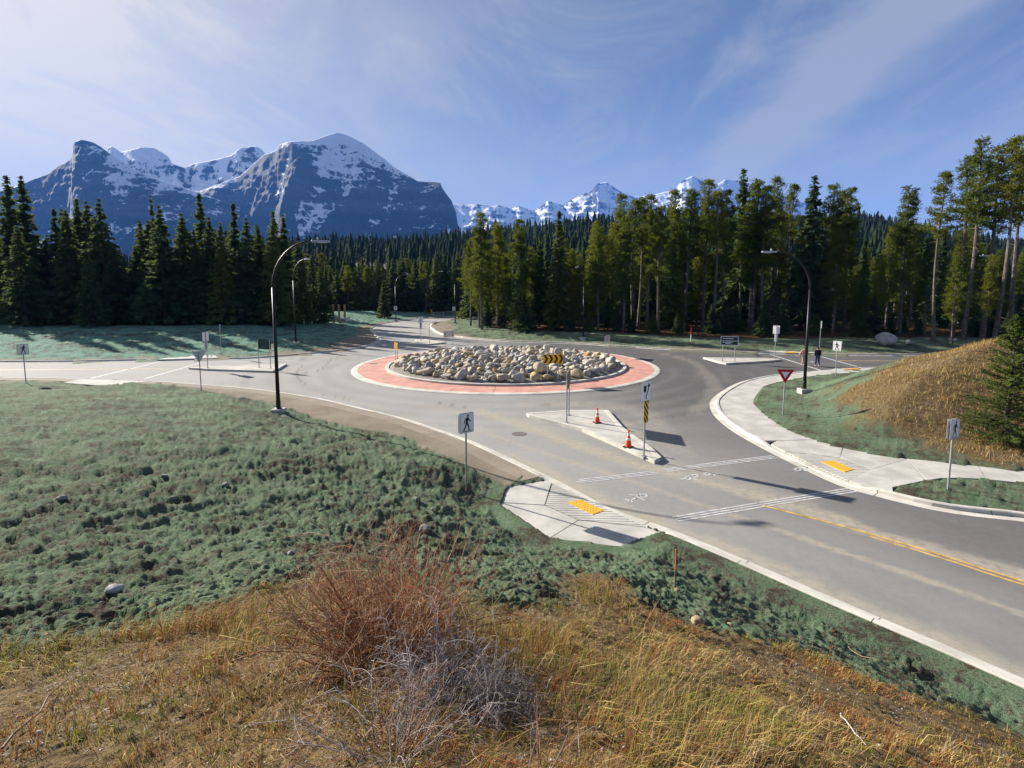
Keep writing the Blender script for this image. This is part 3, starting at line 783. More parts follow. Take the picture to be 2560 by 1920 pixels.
M_sand = material('verge_sand', base=(0.225, 0.19, 0.145), var=0.18, vscale=0.8, rough=0.95, bump=0.3, bscale=25)
_v = near_l[(near_l[:, 0] > -70) & (near_l[:, 0] < 1.1)]
tag(link('gravel_verge', strip_mesh('gravel_verge', _v, [(-0.002, -0.1), (-0.002, 0.130), (-0.75, 0.122), (-0.75, -0.1)], M_sand)), kind='structure')
def ring(r, n=160): return np.array([(CEN[0] + r * math.cos(a), CEN[1] + r * math.sin(a)) for a in np.linspace(0, 2 * math.pi, n + 1)])
def wedge(r0, r1, a0, a1, z0, z1, n=7):
    mb = MB(); aa = np.linspace(a0, a1, n)
    o = [(CEN[0] + r1 * math.cos(a), CEN[1] + r1 * math.sin(a)) for a in aa]
    i = [(CEN[0] + r0 * math.cos(a), CEN[1] + r0 * math.sin(a)) for a in aa[::-1]]
    return mb.prism(o + i, z0, z1)
apron = empty('truck_apron'); tag(apron, kind='structure')
pieces(apron, 'kerb_segment', ring(R_APRON), [(0.0, -0.2), (0.0, 0.02), (0.10, 0.055), (0.52, 0.075), (0.52, -0.2)], M_kerb, 3.2)
NS = 27
for k in range(NS):
    a0, a1 = 2 * math.pi * k / NS + 0.0012, 2 * math.pi * (k + 1) / NS - 0.0012
    wedge(R_INNER + 0.01, R_APRON - 0.535, a0, a1, -0.1, 0.068).build('apron_slab', M_red, apron)
pieces(apron, 'kerb_segment', ring(R_INNER), [(0.0, -0.2), (0.0, 0.19), (0.03, 0.21), (0.28, 0.21), (0.30, -0.2)], M_kerb, 3.4)

# splitter islands
def clip(poly, p, n):
    out = []
    for i in range(len(poly)):
        a, b_ = np.array(poly[i], float), np.array(poly[(i + 1) % len(poly)], float)
        da, db = np.dot(a - p, n), np.dot(b_ - p, n)
        if da >= 0: out.append(tuple(a))
        if da * db < 0: out.append(tuple(a + (b_ - a) * da / (da - db)))
    return out
def inset(poly, d):
    p = np.array(poly, float); q = np.vstack([p, p[:1]])
    area = 0.5 * np.sum(q[:-1, 0] * q[1:, 1] - q[1:, 0] * q[:-1, 1]); s = 1 if area > 0 else -1
    out = []
    for i in range(len(p)):
        e0 = p[i] - p[i - 1]; e1 = p[(i + 1) % len(p)] - p[i]
        n0 = np.array([-e0[1], e0[0]]) / (np.hypot(*e0) + 1e-9) * s; n1 = np.array([-e1[1], e1[0]]) / (np.hypot(*e1) + 1e-9) * s
        b_ = n0 + n1; b_ /= max(np.hypot(*b_), 1e-6); k = d / max(0.45, np.dot(b_, n0))
        out.append(tuple(p[i] + b_ * k))
    return out
def island(poly, ncut, rim=0.22):
    root = empty('splitter_island'); tag(root, kind='structure')
    poly = [tuple(p) for p in poly]
    if np.allclose(poly[0], poly[-1]): poly = poly[:-1]
    inn = inset(poly, rim); n = len(poly)
    P = np.array(poly); c = P.mean(0); _, _, vt = np.linalg.svd(P - c); ax = vt[0]
    for i in range(n):          # kerb stones round the edge
        a, b_, c_, d_ = np.array(poly[i]), np.array(poly[(i + 1) % n]), np.array(inn[(i + 1) % n]), np.array(inn[i])
        mb = MB(); L = np.hypot(*(b_ - a)); m = max(1, int(L / 2.6))
        for k in range(m):
            f = lambda u, v, t: tuple((1 - t) * u + t * v)
            t0, t1 = k / m + 0.004, (k + 1) / m - 0.004
            q = [f(a, b_, t0), f(a, b_, t1), f(d_, c_, t1), f(d_, c_, t0)]
            MB().prism(q, -0.1, 0.155).build('kerb_segment', M_kerb, root)
    lim = (np.array(inn) - c) @ ax
    cuts = np.linspace(lim.min(), lim.max(), ncut + 1)
    for k in range(ncut):
        q = clip(clip(inn, c + ax * (cuts[k] + 0.008), ax), c + ax * (cuts[k + 1] - 0.008), -ax)
        if len(q) > 2: MB().prism(q, -0.1, 0.142).build('island_slab', M_conc, root)
    return root
island(LINE['s1'], 4); island(LINE['s2'], 3); island(LINE['s3'], 3); island(LINE['s4'], 2, 0.3)

def flat(pts, z0, z1, name, mat, parent):
    q = [tuple(spot(*p, z0=0.0))[:2] for p in pts]
    return MB().prism(q, z0, z1).build(name, mat, parent)
def grooved(field, direction, parent, ztop, pitch=0.17, gap=0.035, holes=None):
    """ribbed ramp surface: parallel concrete ribs with grooves between, clipped to an outline"""
    d = np.array(direction, float); d /= np.hypot(*d); n = np.array([-d[1], d[0]])
    F = np.array(field); s = F @ n
    for a in np.arange(s.min(), s.max(), pitch):
        q = clip(clip(field, n * (a + gap / 2), n), n * (a + pitch - gap / 2), -n)
        for h in [q]:
            if len(h) > 2: MB().prism(h, -0.08, ztop).build('groove_rib', M_conc, parent)
    MB().prism(field, -0.09, ztop - 0.02).build('ramp_base', M_conc, parent)
def tactile(pts, z, parent):
    q = [np.array(tuple(spot(*p, z0=0.0))[:2]) for p in pts]
    o = MB().prism([tuple(v) for v in q], z - 0.03, z + 0.006).build('tactile_plate', M_tact, parent)
    mb = MB(); L1 = np.hypot(*(q[2] - q[1])); L0 = np.hypot(*(q[1] - q[0])); m1, m0 = int(L1 / 0.11), int(L0 / 0.11)
    for i in range(m0):
        for j in range(m1):
            u, v = (i + .5) / m0, (j + .5) / m1
            p = (q[0] * (1 - u) + q[1] * u) * (1 - v) + (q[3] * (1 - u) + q[2] * u) * v
            mb.prism([(p[0] + .025 * math.cos(a), p[1] + .025 * math.sin(a)) for a in np.linspace(0, 2 * math.pi, 6, endpoint=False)], z, z + 0.014)
    dm = mb.build('truncated_domes', M_tact, o); dm['kind'] = 'stuff'
pad = empty('ramp_pad'); tag(pad, kind='structure')
flat([(1269, 1224), (1366, 1206), (1378, 1212), (1361, 1267.5), (1253, 1261)], -0.1, 0.075, 'pad_slab', M_conc, pad)
flat([(1253, 1263), (1361, 1269.5), (1444.5, 1306), (1374, 1351), (1252, 1269)], -0.1, 0.075, 'pad_slab', M_conc, pad)
flat([(1447, 1307), (1617, 1325), (1646, 1337), (1549, 1373), (1376.5, 1351.5)], -0.1, 0.075, 'pad_slab', M_conc, pad)
grooved([tuple(spot(*p, z0=0.0))[:2] for p in [(1381, 1213), (1363, 1268), (1446, 1304), (1616, 1323)]], (1, -0.06), pad, 0.066)
tactile([(1418, 1262), (1450, 1254.6), (1509.6, 1282), (1482, 1292)], 0.074, pad)

walk = empty('sidewalk'); tag(walk, kind='structure')
def nearest(line, p): return line[np.argmin(np.hypot(line[:, 0] - p[0], line[:, 1] - p[1]))]
sta = cut(right_l, x1=62, y0=23.4); sta = sta[:np.argmax(sta[:, 1] < 23.5)] if (sta[:, 1] < 23.5).any() else sta
back = offset(sta, 0.215)
dd = np.concatenate([[0], np.cumsum(np.hypot(*np.diff(back, axis=0).T))])
nn = int(dd[-1] / 2.6)
for k in range(nn):
    s = np.linspace(dd[-1] * k / nn + 0.01, dd[-1] * (k + 1) / nn - 0.01, 6)
    i = np.stack([np.interp(s, dd, back[:, 0]), np.interp(s, dd, back[:, 1])], 1)
    o = []
    for j in range(6):
        tdir = (i[min(j + 1, 5)] - i[max(j - 1, 0)]); nrm = np.array([-tdir[1], tdir[0]]) / np.hypot(*tdir)
        q = nearest(swout_l, i[j]); w = np.hypot(*(q - i[j])); o.append(tuple(i[j] + nrm * w))
    MB().prism([tuple(v) for v in i] + o[::-1], -0.1, 0.118).build('sidewalk_slab', M_conc, walk)
ri = right_l[(right_l[:, 1] < 23.6) & (right_l[:, 1] > 17.2) & (right_l[:, 0] < 13)]
ri = offset(ri, 0.215)
flat_pts = [tuple(p) for p in ri] + [(13.06, 18.05), (14.7, 18.72), (15.75, 21.15), (14.3, 22.3), (13.8, 23.25), (13.42, 24.2), (13.2, 25.0)]
fieldw = [tuple(spot(*p, z0=0.0))[:2] for p in [(1985, 1136), (2099, 1150), (2179, 1179), (2204, 1220)]]
kk = [p for p in ri if 18.6 < p[1] < 22.4]
field = [tuple(kk[0])] + [tuple(p) for p in kk[1:]] + [fieldw[2], fieldw[1]]
outer = [tuple(ri[0])] + [tuple(kk[0]), fieldw[1], fieldw[2], tuple(kk[-1])] + [tuple(ri[-1])] + flat_pts[len(ri):]
def slab_of(poly, name='pad_slab'): MB().prism(poly, -0.1, 0.105).build(name, M_conc, walk)
g0, g1, g2 = np.array(fieldw[1]), np.array(fieldw[2]), np.array(kk[-1])
slab_of([tuple(p) for p in ri if p[1] >= kk[0][1]] + [tuple(g0 + (0.0, 0.012)), (14.1, 22.6), (13.8, 23.25), (13.42, 24.2), (13.2, 25.0)])
slab_of([tuple(g0), tuple(g1), (15.73, 21.1), (14.31, 22.28), (14.12, 22.56)])
slab_of([tuple(g1 + (0.012, -0.01)), tuple(g2 + (0.015, -0.01))] + [tuple(p) for p in ri if p[1] < kk[-1][1] - 0.05] + [(13.06, 18.05), (14.7, 18.72), (15.75, 21.08)])
grooved(field, (1, -0.04), walk, 0.096)
tactile([(2051.6, 1161), (2082, 1158), (2134, 1180), (2111, 1187)], 0.104, walk)
a_ = np.vstack([[(14.72, 18.70)], swin_l[swin_l[:, 0] > 14.9]]); b2 = swout_l[(swout_l[:, 0] >= 15.7) & (swout_l[:, 1] < 21.3)]; b2 = np.vstack([[(15.77, 21.10)], b2[b2[:, 0] > 15.95]])
da = np.concatenate([[0], np.cumsum(np.hypot(*np.diff(a_, axis=0).T))]); db = np.concatenate([[0], np.cumsum(np.hypot(*np.diff(b2, axis=0).T))])
for k in range(4):
    t0, t1 = k * 2.3 + 0.01, k * 2.3 + 2.29
    A_ = [(np.interp(s, da, a_[:, 0]), np.interp(s, da, a_[:, 1])) for s in np.linspace(t0, t1, 4)]
    B_ = [(np.interp(s, db, b2[:, 0]), np.interp(s, db, b2[:, 1])) for s in np.linspace(t1, t0, 4)]
    MB().prism(A_ + B_, -0.1, 0.112).build('sidewalk_slab', M_conc, walk)
# small landing pads at the far crossings
def landing(pts, z=0.10):
    o = flat(pts, -0.05, z, 'landing_pad', M_conc, None); return tag(o, kind='structure')
landing([(393, 902.5), (440, 894), (530, 891), (556, 892.4), (545, 898)], 0.14)
landing([(160, 961.5), (200, 952.5), (372, 957.5), (300, 966), (235, 967.5)], 0.14)
p3 = landing([(1900, 882.5), (1912, 879.5), (1993, 878), (2022, 882), (2045, 885.5), (1990, 886)], 0.14)
tactile([(1960, 885.4), (1967, 882.6), (1995, 883.4), (1991, 886.0)], 0.145, p3)
tactile([(2108, 929.5), (2118, 926.2), (2150, 924.2), (2146, 927.2)], 0.145, walk)

# ------------------------------------------------------------------ painted markings
def paint_strip(pts, w, name='crosswalk_line', mat=None, z=0.006, world=False, parent=None):
    q = np.array(pts if world else [tuple(spot(*p, z0=0.0))[:2] for p in pts], float)
    q = resample(q, 0.5) if len(q) > 2 else q
    a, b_ = offset(q, w / 2), offset(q, -w / 2)
    V = [(*p, z) for p in a] + [(*p, z) for p in b_]; n = len(q)
    me = bpy.data.meshes.new(name); me.from_pydata(V, [], [(n + i, n + i + 1, i + 1, i) for i in range(n - 1)])
    me.materials.append(mat or M_paint)
    return link(name, me, parent or road)
def triple(p0, p1, w=0.07, gapw=0.12):
    q = np.array([tuple(spot(*p0, z0=0.0))[:2], tuple(spot(*p1, z0=0.0))[:2]])
    for o in (-1, 0, 1): paint_strip(offset(q, o * (w + gapw) * 0.78), w, world=True)
triple((1442, 1204), (1640, 1181)); triple((1662, 1176), (1936, 1142)); triple((1689, 1298), (1902, 1262)); triple((1908, 1261), (2153, 1221))
q = spline([tuple(spot(*p, z0=0.0))[:2] for p in [(1903, 1263), (2040, 1298), (2180, 1336), (2380, 1396), (2560, 1454)]] + [(16.8, 6.6), (25.0, -4.0)], 0.5)
paint_strip(q, 0.11, 'centre_line', M_yellow, world=True); paint_strip(offset(q[6:], -0.20), 0.09, 'centre_line', M_yellow, world=True)
for a, b_ in (((1926, 886.3), (2055, 927)), ((2054, 892), (2142, 916.5)), ((226, 946), (402, 904)), ((362, 947), (503, 907)), ((938, 818), (1018, 819)), ((948, 813), (1025, 813))):
    paint_strip([a, b_], 0.22)
paint_strip([(2096, 901.5), (2160, 902), (2320, 903)], 0.22, 'centre_line', M_yellow)
paint_strip([(-200, 927), (0, 925), (408, 922)], 0.18, 'centre_line', M_yellow)
paint_strip([(500, 905), (640, 905), (740, 900)], 0.15, 'edge_line')
paint_strip([(1040, 845), (1090, 850), (1160, 855)], 0.2, 'edge_line')

def figure(strokes, head=None, ox=0, oy=0, s=0.28933, w=0.075):
    """a chalk-white stick figure sprayed on the asphalt"""
    mb_v = []; mb_f = []
    def add(line):
        q = np.array(line, float); a, b_ = offset(q, w / 2), offset(q, -w / 2); n = len(q); o = len(mb_v)
        mb_v.extend([(*p, 0.0065) for p in a] + [(*p, 0.0065) for p in b_])
        mb_f.extend([(o + n + i, o + n + i + 1, o + i + 1, o + i) for i in range(n - 1)])
    T = lambda p: tuple(spot(ox + p[0] * s, oy + p[1] * s, z0=0.0))[:2]
    for k in strokes: add([T(p) for p in k])
    if head:
        cx, cy_, ra, rb = head
        add([T((cx + ra * math.cos(a), cy_ + rb * math.sin(a))) for a in np.linspace(0, 2 * math.pi, 17)])
    me = bpy.data.meshes.new('painted_figure'); me.from_pydata(mb_v, [], mb_f); me.materials.append(M_paint)
    link('painted_figure', me, road)
figure([[(1376, 828), (1345, 850), (1300, 868), (1250, 855)], [(1345, 850), (1375, 845), (1420, 868)], [(1285, 820), (1340, 822), (1378, 826)], [(1290, 866), (1322, 882)], [(1240, 856), (1292, 876)]], (1408, 828, 32, 14), 1200, 1000)
figure([[(1827, 658), (1790, 662), (1740, 652)], [(1827, 658), (1815, 688), (1780, 692)], [(1838, 678), (1895, 697)], [(1790, 662), (1770, 680), (1735, 688)]], (1855, 657, 28, 11), 1200, 1000)
figure([[(1990, 640), (2070, 642)], [(2008, 632), (2030, 655)], [(2040, 634), (2088, 646)]], (1964, 640, 25, 10), 1200, 1000)
figure([[(284, 598), (330, 590), (370, 580)], [(300, 590), (320, 612), (385, 618)], [(330, 590), (350, 574)], [(355, 598), (410, 596)]], (258, 600, 26, 12), 1920, 1000)
for k in ([[(800, 825), (890, 828)], [(830, 820), (860, 834)]], [[(1130, 962), (1280, 970)], [(1190, 950), (1222, 978)]], [[(1690, 1125), (1840, 1135)], [(1760, 1112), (1800, 1150)]]):
    figure(k, None, 1900, 800, 0.1085, 0.16)
def manhole(px, py, z):
    c = spot(px, py, z0=0.0)
    mb = MB().lathe([(0.36, -0.05), (0.36, z + 0.004), (0.31, z + 0.004), (0.31, z - 0.004), (0.30, z + 0.003), (0.001, z + 0.003)], 24, (c.x, c.y, 0))
    tag(mb.build('manhole_cover', M_iron), *( ('round iron manhole cover in the asphalt left of the coned island' if z < 0.05 else 'round iron cover set in the red apron'), 'manhole cover'))
manhole(1298, 1085, 0.004); manhole(934, 911, 0.072)

# ------------------------------------------------------------------ boulder bed in the middle
def boulder_mesh(seed, sub=2, squash=(1.0, 0.8, 0.62), amp=0.22, facet=0.5, mat=None):
    bm = bmesh.new(); bmesh.ops.create_icosphere(bm, subdivisions=sub, radius=0.5)
    r_ = np.random.RandomState(seed)
    pl = [(Vector(r_.normal(size=3)).normalized(), r_.uniform(0.27, 0.42)) for _ in range(13)]
    ph = r_.uniform(0, 6.28, 6)
    for v in bm.verts:
        c = v.co.copy(); d = c.normalized()
        for n, h in pl:
            k = c.dot(n)
            if k > h: c -= n * (k - h) * min(1.0, 0.85 * (facet * 1.6))
        w = 1 + amp * 0.5 * (math.sin(d.x * 4.1 + ph[0]) * math.sin(d.y * 3.7 + ph[1]) + 0.6 * math.sin(d.z * 6.3 + ph[2] + d.x * 3) + 0.35 * math.sin(d.y * 11 + ph[3]) * math.sin(d.x * 9 + ph[4]))
        c *= w
        v.co = Vector((c.x * squash[0], c.y * squash[1], c.z * squash[2]))
    me = bpy.data.meshes.new('boulder'); bm.to_mesh(me); bm.free()
    me.shade_smooth()
    me.materials.append(mat or M_rock)
    return me
def rock_nodes(N, b, out):
    L = N.t.links
    r = N('ShaderNodeObjectInfo', out=5)
    cr = N('ShaderNodeValToRGB', {0: r}, out=None)
    e = cr.color_ramp; e.interpolation = 'CONSTANT'
    cols = [(0.0, (0.50, 0.45, 0.36)), (0.16, (0.56, 0.51, 0.41)), (0.32, (0.40, 0.38, 0.34)), (0.44, (0.60, 0.55, 0.45)), (0.58, (0.52, 0.43, 0.28)), (0.75, (0.32, 0.31, 0.29)), (0.85, (0.55, 0.42, 0.21)), (0.925, (0.45, 0.38, 0.27)), (0.97, (0.48, 0.22, 0.06))]
    while len(e.elements) < len(cols): e.elements.new(0.5)
    for el, (p, c) in zip(e.elements, cols): el.position = p; el.color = (*c, 1)
    tc = N('ShaderNodeTexCoord', out=3)
    off = N.vmath('ADD', tc, N('ShaderNodeCombineXYZ', {0: N.math('MULTIPLY', r, 37.0), 1: 0.0, 2: 0.0}))
    n1 = N.noise(off, 2.2, 5.0, 0.65); n2 = N.noise(off, 9.0, 5.0, 0.7)
    c = N.mix(N.ramp(n1, 0.35, 0.7), N.mix(0.55, cr.outputs[0], (0.16, 0.14, 0.12)), cr.outputs[0])
    c = N.mix(N.math('MULTIPLY', N.ramp(n2, 0.5, 0.72), 0.35), c, (0.60, 0.57, 0.51))
    L.new(c, b.inputs['Base Color'])
    L.new(N('ShaderNodeBump', {'Strength': 0.6, 'Distance': 0.05, 'Height': N.math('ADD', n1, N.math('MULTIPLY', n2, 0.6))}), b.inputs['Normal'])
M_rock = material('boulder_stone', rock_nodes, rough=0.85, spec=0.25)
M_soil = material('bed_gravel', base=(0.20, 0.185, 0.16), var=0.4, vscale=5.0, rough=0.95, bump=0.5, bscale=30)
bed = empty('rock_bed', (CEN[0], CEN[1], 0))
tag(bed, 'round bed heaped with pale boulders at the centre of the roundabout', 'rock bed')
prof = [(10.07, -0.1), (10.07, 0.14), (9.6, 0.17)] + [(r, 0.17 + 0.75 * (1 - (r / 9.6) ** 2)) for r in np.linspace(8.8, 0.05, 9)]
MB().lathe(prof, 64).build('bed_soil', M_soil, bed, smooth=True)
r_ = np.random.RandomState(42)
bmesh_l = [boulder_mesh(s, 3, (r_.uniform(1.0, 1.4), r_.uniform(0.8, 1.0), r_.uniform(0.55, 0.85)), 0.17, r_.uniform(0.55, 0.75)) for s in range(16)]
spots = []
for k in range(52):                      # big stones round the rim
    a = 2 * math.pi * (k + r_.uniform(-.2, .2)) / 52; spots.append((9.15 + r_.uniform(-.22, .12), a, r_.uniform(0.80, 1.20)))
tries = 0
P = [(q[0] * math.cos(q[1]), q[0] * math.sin(q[1]), q[2]) for q in spots]
while len(P) < 300 and tries < 60000:
    tries += 1
    rr_ = 8.7 * math.sqrt(r_.rand()); a = r_.uniform(0, 6.283); s = r_.choice([0.55, 0.7, 0.85, 1.0, 1.35], p=[.25, .3, .25, .14, .06])
    x, y = rr_ * math.cos(a), rr_ * math.sin(a)
    need = 0.80 if tries < 30000 else 0.64
    if all((x - p[0]) ** 2 + (y - p[1]) ** 2 > (need * (s + p[2]) * 0.5) ** 2 for p in P): P.append((x, y, s))
for x, y, s in P:
    rr_ = math.hypot(x, y)
    z = 0.17 + 0.75 * (1 - (rr_ / 9.6) ** 2) + s * r_.uniform(0.10, 0.26)
    o = link('boulder', bmesh_l[r_.randint(16)], bed, (x, y, z))
    o.rotation_euler = (r_.uniform(-.4, .4), r_.uniform(-.4, .4), r_.uniform(0, 6.28)); o.scale = (s, s, s * r_.uniform(0.85, 1.15))
# small fill stones between them
low = [boulder_mesh(700 + k, 1, (1.2, 0.95, 0.75), 0.2, 0.6) for k in range(5)]
lowv = [np.array([v.co[:] for v in m.vertices]) for m in low]; lowf = np.array([p.vertices[:] for p in low[0].polygons])
FV, FT = [], []; o_ = 0
for k in range(760):
    rr_ = 9.35 * math.sqrt(r_.rand()); a = r_.uniform(0, 6.283); s = r_.uniform(0.22, 0.52); v = lowv[r_.randint(5)] * s; q = r_.uniform(0, 6.283)
    v = np.stack([v[:, 0] * math.cos(q) - v[:, 1] * math.sin(q), v[:, 0] * math.sin(q) + v[:, 1] * math.cos(q), v[:, 2]], 1)
    FV.append(v + np.array([rr_ * math.cos(a), rr_ * math.sin(a), 0.17 + 0.75 * (1 - (rr_ / 9.6) ** 2) + s * r_.uniform(0.1, 0.3)])); FT.append(lowf + o_); o_ += len(v)
def fill_nodes(N, b, out):
    pos = N('ShaderNodeNewGeometry', out=0); isl = N('ShaderNodeNewGeometry', out=8)
    n1 = N.noise(pos, 5.0, 5.0, 0.65)
    c = N.mix(isl, (0.36, 0.33, 0.28), (0.56, 0.51, 0.42)); c = N.mix(N.ramp(n1, 0.4, 0.7), c, (0.26, 0.24, 0.21))
    N.t.links.new(c, b.inputs['Base Color'])
link('fill_stones', npmesh('fill_stones', np.vstack(FV), Ft=np.vstack(FT), mat=material('fill_stone', fill_nodes, rough=0.9, spec=0.2), smooth=False), bed)['kind'] = 'stuff'
# ------------------------------------------------------------------ conifers
M_bark = material('bark', base=(0.085, 0.066, 0.052), var=0.45, vscale=4.0, rough=0.95, bump=0.4, bscale=12)
M_palebark = material('pine_bark', base=(0.120, 0.098, 0.080), var=0.5, vscale=3.0, rough=0.95, bump=0.4, bscale=12)
M_spruce = material('spruce_needles', foliage_nodes((0.022, 0.054, 0.028), (0.068, 0.112, 0.046), (0.118, 0.148, 0.040)), rough=0.85, spec=0.08)
M_pine = material('pine_needles', foliage_nodes((0.030, 0.062, 0.014), (0.085, 0.125, 0.020), (0.190, 0.195, 0.020)), rough=0.85, spec=0.08)

def cards(C, D, S, W, r_):
    """leaf sprays: one pointed quad per centre C, along D, length S, width W"""
    n = len(C); D = D / (np.linalg.norm(D, axis=1)[:, None] + 1e-9)
    Q = r_.normal(size=(n, 3)); Q -= (Q * D).sum(1)[:, None] * D; Q /= np.linalg.norm(Q, axis=1)[:, None] + 1e-9
    a = C - D * (S * 0.5)[:, None]; b_ = C + Q * (W * 0.5)[:, None]; c = C + D * (S * 0.5)[:, None]; d = C - Q * (W * 0.5)[:, None]
    V = np.stack([a, b_, c, d], 1).reshape(-1, 3)
    F = np.arange(n * 4).reshape(n, 4)
    return V, F

def spruce_proto(seed, width=0.16, levels=48, base=0.05, ragged=0.25, n_per=5):
    r_ = np.random.RandomState(seed); C = []; D = []; S = []; W = []
    for k in range(levels):
        z = base + (1 - base) * (k + r_.uniform(0, 1)) / levels
        R = width * ((1 - z) ** 0.95) * r_.uniform(1 - ragged, 1 + ragged * 0.5) + 0.004
        nb = r_.randint(6, 10)
        for j in range(nb):
            if r_.rand() < 0.10: continue
            a = r_.uniform(0, 6.283); L = R * r_.uniform(0.65, 1.1); droop = r_.uniform(0.10, 0.45) * (1 - 0.7 * z)
            for s in np.linspace(0.25, 1.0, n_per):
                rr = L * s; up = -droop * rr + 0.35 * rr * s * s * droop
                for m in range(2):
                    p = np.array([rr * math.cos(a), rr * math.sin(a), z + up]) + r_.normal(size=3) * 0.006
                    d = np.array([math.cos(a), math.sin(a), -0.25 - droop]) + r_.normal(size=3) * 0.45
                    C.append(p); D.append(d); sz = (0.0075 + 0.030 * (1 - z) ** 0.7) * r_.uniform(0.7, 1.3)
                    S.append(sz * 1.5); W.append(sz * 0.8)
    C.append([0, 0, 0.985]); D.append([0, 0, 1]); S.append(0.045); W.append(0.006)
    V, F = cards(np.array(C), np.array(D), np.array(S), np.array(W), r_)
    crown = npmesh('spruce_crown', V, Fq=F, mat=M_spruce)
    trunk = MB().tube([(0, 0, -0.03), (0, 0, 0.3), (0, 0, 0.7), (0, 0, 0.985)], [0.013, 0.010, 0.0055, 0.001], 7).mesh('spruce_trunk', M_bark)
    return crown, trunk

def pine_proto(seed, crown0=0.5, width=0.13, n_br=95, stubs=26):
    r_ = np.random.RandomState(seed); C = []; D = []; S = []; W = []
    lean = r_.normal(size=2) * 0.012; bend = r_.normal(size=2) * 0.012
    ax = lambda z: np.array([lean[0] * z + bend[0] * math.sin(z * 3), lean[1] * z + bend[1] * math.sin(z * 3), z])
    tr = MB(); zs = np.linspace(-0.03, 0.97, 9)
    tr.tube([ax(z) for z in zs], [0.0118 * (1 - 0.82 * max(0, z)) + 0.0012 for z in zs], 7)
    ph = r_.uniform(0, 6.28, 3)
    for k in range(n_br):
        z = crown0 + (1 - crown0) * (r_.rand() ** 0.85)
        t = (z - crown0) / (1 - crown0)
        prof = (0.55 + 0.45 * math.sin(min(1, t * 1.35 + 0.12) * math.pi)) * (1 - t ** 3 * 0.75)
        a = r_.uniform(0, 6.283)
        lob = 0.72 + 0.40 * math.sin(2 * a + ph[0] + 7 * z) * math.sin(a + ph[1] + 11 * z)
        L = width * prof * lob * r_.uniform(0.55, 1.1) + 0.01
        rise = r_.uniform(-0.10, 0.55) * (0.4 + t)
        b0 = ax(z); tip = b0 + np.array([math.cos(a) * L, math.sin(a) * L, L * rise])
        if L > 0.03: tr.tube([b0, b0 * 0.45 + tip * 0.55 + np.array([0, 0, -0.004]), tip], [0.0022, 0.0014, 0.0005], 3, cap=False)
        for s in ([1.0, 0.78] if L < 0.05 else [1.0, 0.8, 0.58, 0.4]):
            if r_.rand() < 0.12: continue
            c = b0 + (tip - b0) * s + r_.normal(size=3) * 0.006
            cr = r_.uniform(0.011, 0.021)
            n = r_.randint(16, 24)
            q = r_.normal(size=(n, 3)) * np.array([1, 1, 0.62]) * cr * 0.62
            for v in q:
                C.append(c + v); D.append(v / (cr * .6) + np.array([math.cos(a) * .4, math.sin(a) * .4, 0.75])); S.append(r_.uniform(0.012, 0.021)); W.append(r_.uniform(0.003, 0.0065))
    for k in range(stubs):               # dead twigs on the bare trunk
        z = r_.uniform(0.14, crown0 + 0.1); a = r_.uniform(0, 6.283); L = r_.uniform(0.015, 0.06)
        b0 = ax(z); tip = b0 + np.array([math.cos(a) * L, math.sin(a) * L, -L * r_.uniform(-.1, .5)])
        tr.tube([b0, tip], [0.0014, 0.0004], 3, cap=False)
    V, F = cards(np.array(C), np.array(D), np.array(S), np.array(W), r_)
    return npmesh('pine_crown', V, Fq=F, mat=M_pine), tr.mesh('pine_trunk', M_palebark)

SPR = [spruce_proto(100 + k, width=w) for k, w in enumerate((0.14, 0.17, 0.20, 0.23, 0.16))]
SPR_OPEN = [spruce_proto(130 + k, width=0.15, levels=34, base=0.16, ragged=0.45) for k in range(2)]
PIN = [pine_proto(200 + k, crown0=c, width=w, n_br=n) for k, (c, w, n) in enumerate(((0.50, 0.14, 130), (0.56, 0.12, 110), (0.42, 0.15, 150), (0.62, 0.12, 90), (0.36, 0.16, 165), (0.24, 0.17, 210), (0.10, 0.16, 230)))]
n_tree = 0
def tree(kind, x, y, h, label, group=None, wide=1.0, var=None, name=None, z=None):
    global n_tree; n_tree += 1
    lib = {'spruce': SPR, 'open': SPR_OPEN, 'pine': PIN}[kind]
    crown, trunk = lib[(n_tree * 7 + n_tree // 3) % len(lib) if var is None else var]
    t = empty(name or ('pine_tree' if kind == 'pine' else 'spruce_tree'), (x, y, (gz(x, y) if math.hypot(x, y) < 149 else 0.3) if z is None else z), random.uniform(0, 6.283))
    tag(t, label, 'tree', group)
    for nm, me in (('trunk', trunk), ('crown', crown)):
        o = link(nm, me, t); o.scale = (h * wide, h * wide, h)
    return t
def by_top(kind, px, pyt, Y, label, group=None, **kw):
    """a tree standing Y metres ahead whose top is seen at (px, pyt)"""
    p = ray_at(px, pyt, Y); z = gz(p.x, Y) if math.hypot(p.x, Y) < 149 else 0.3
    return tree(kind, p.x, Y, p.z - z, label, group, **kw)

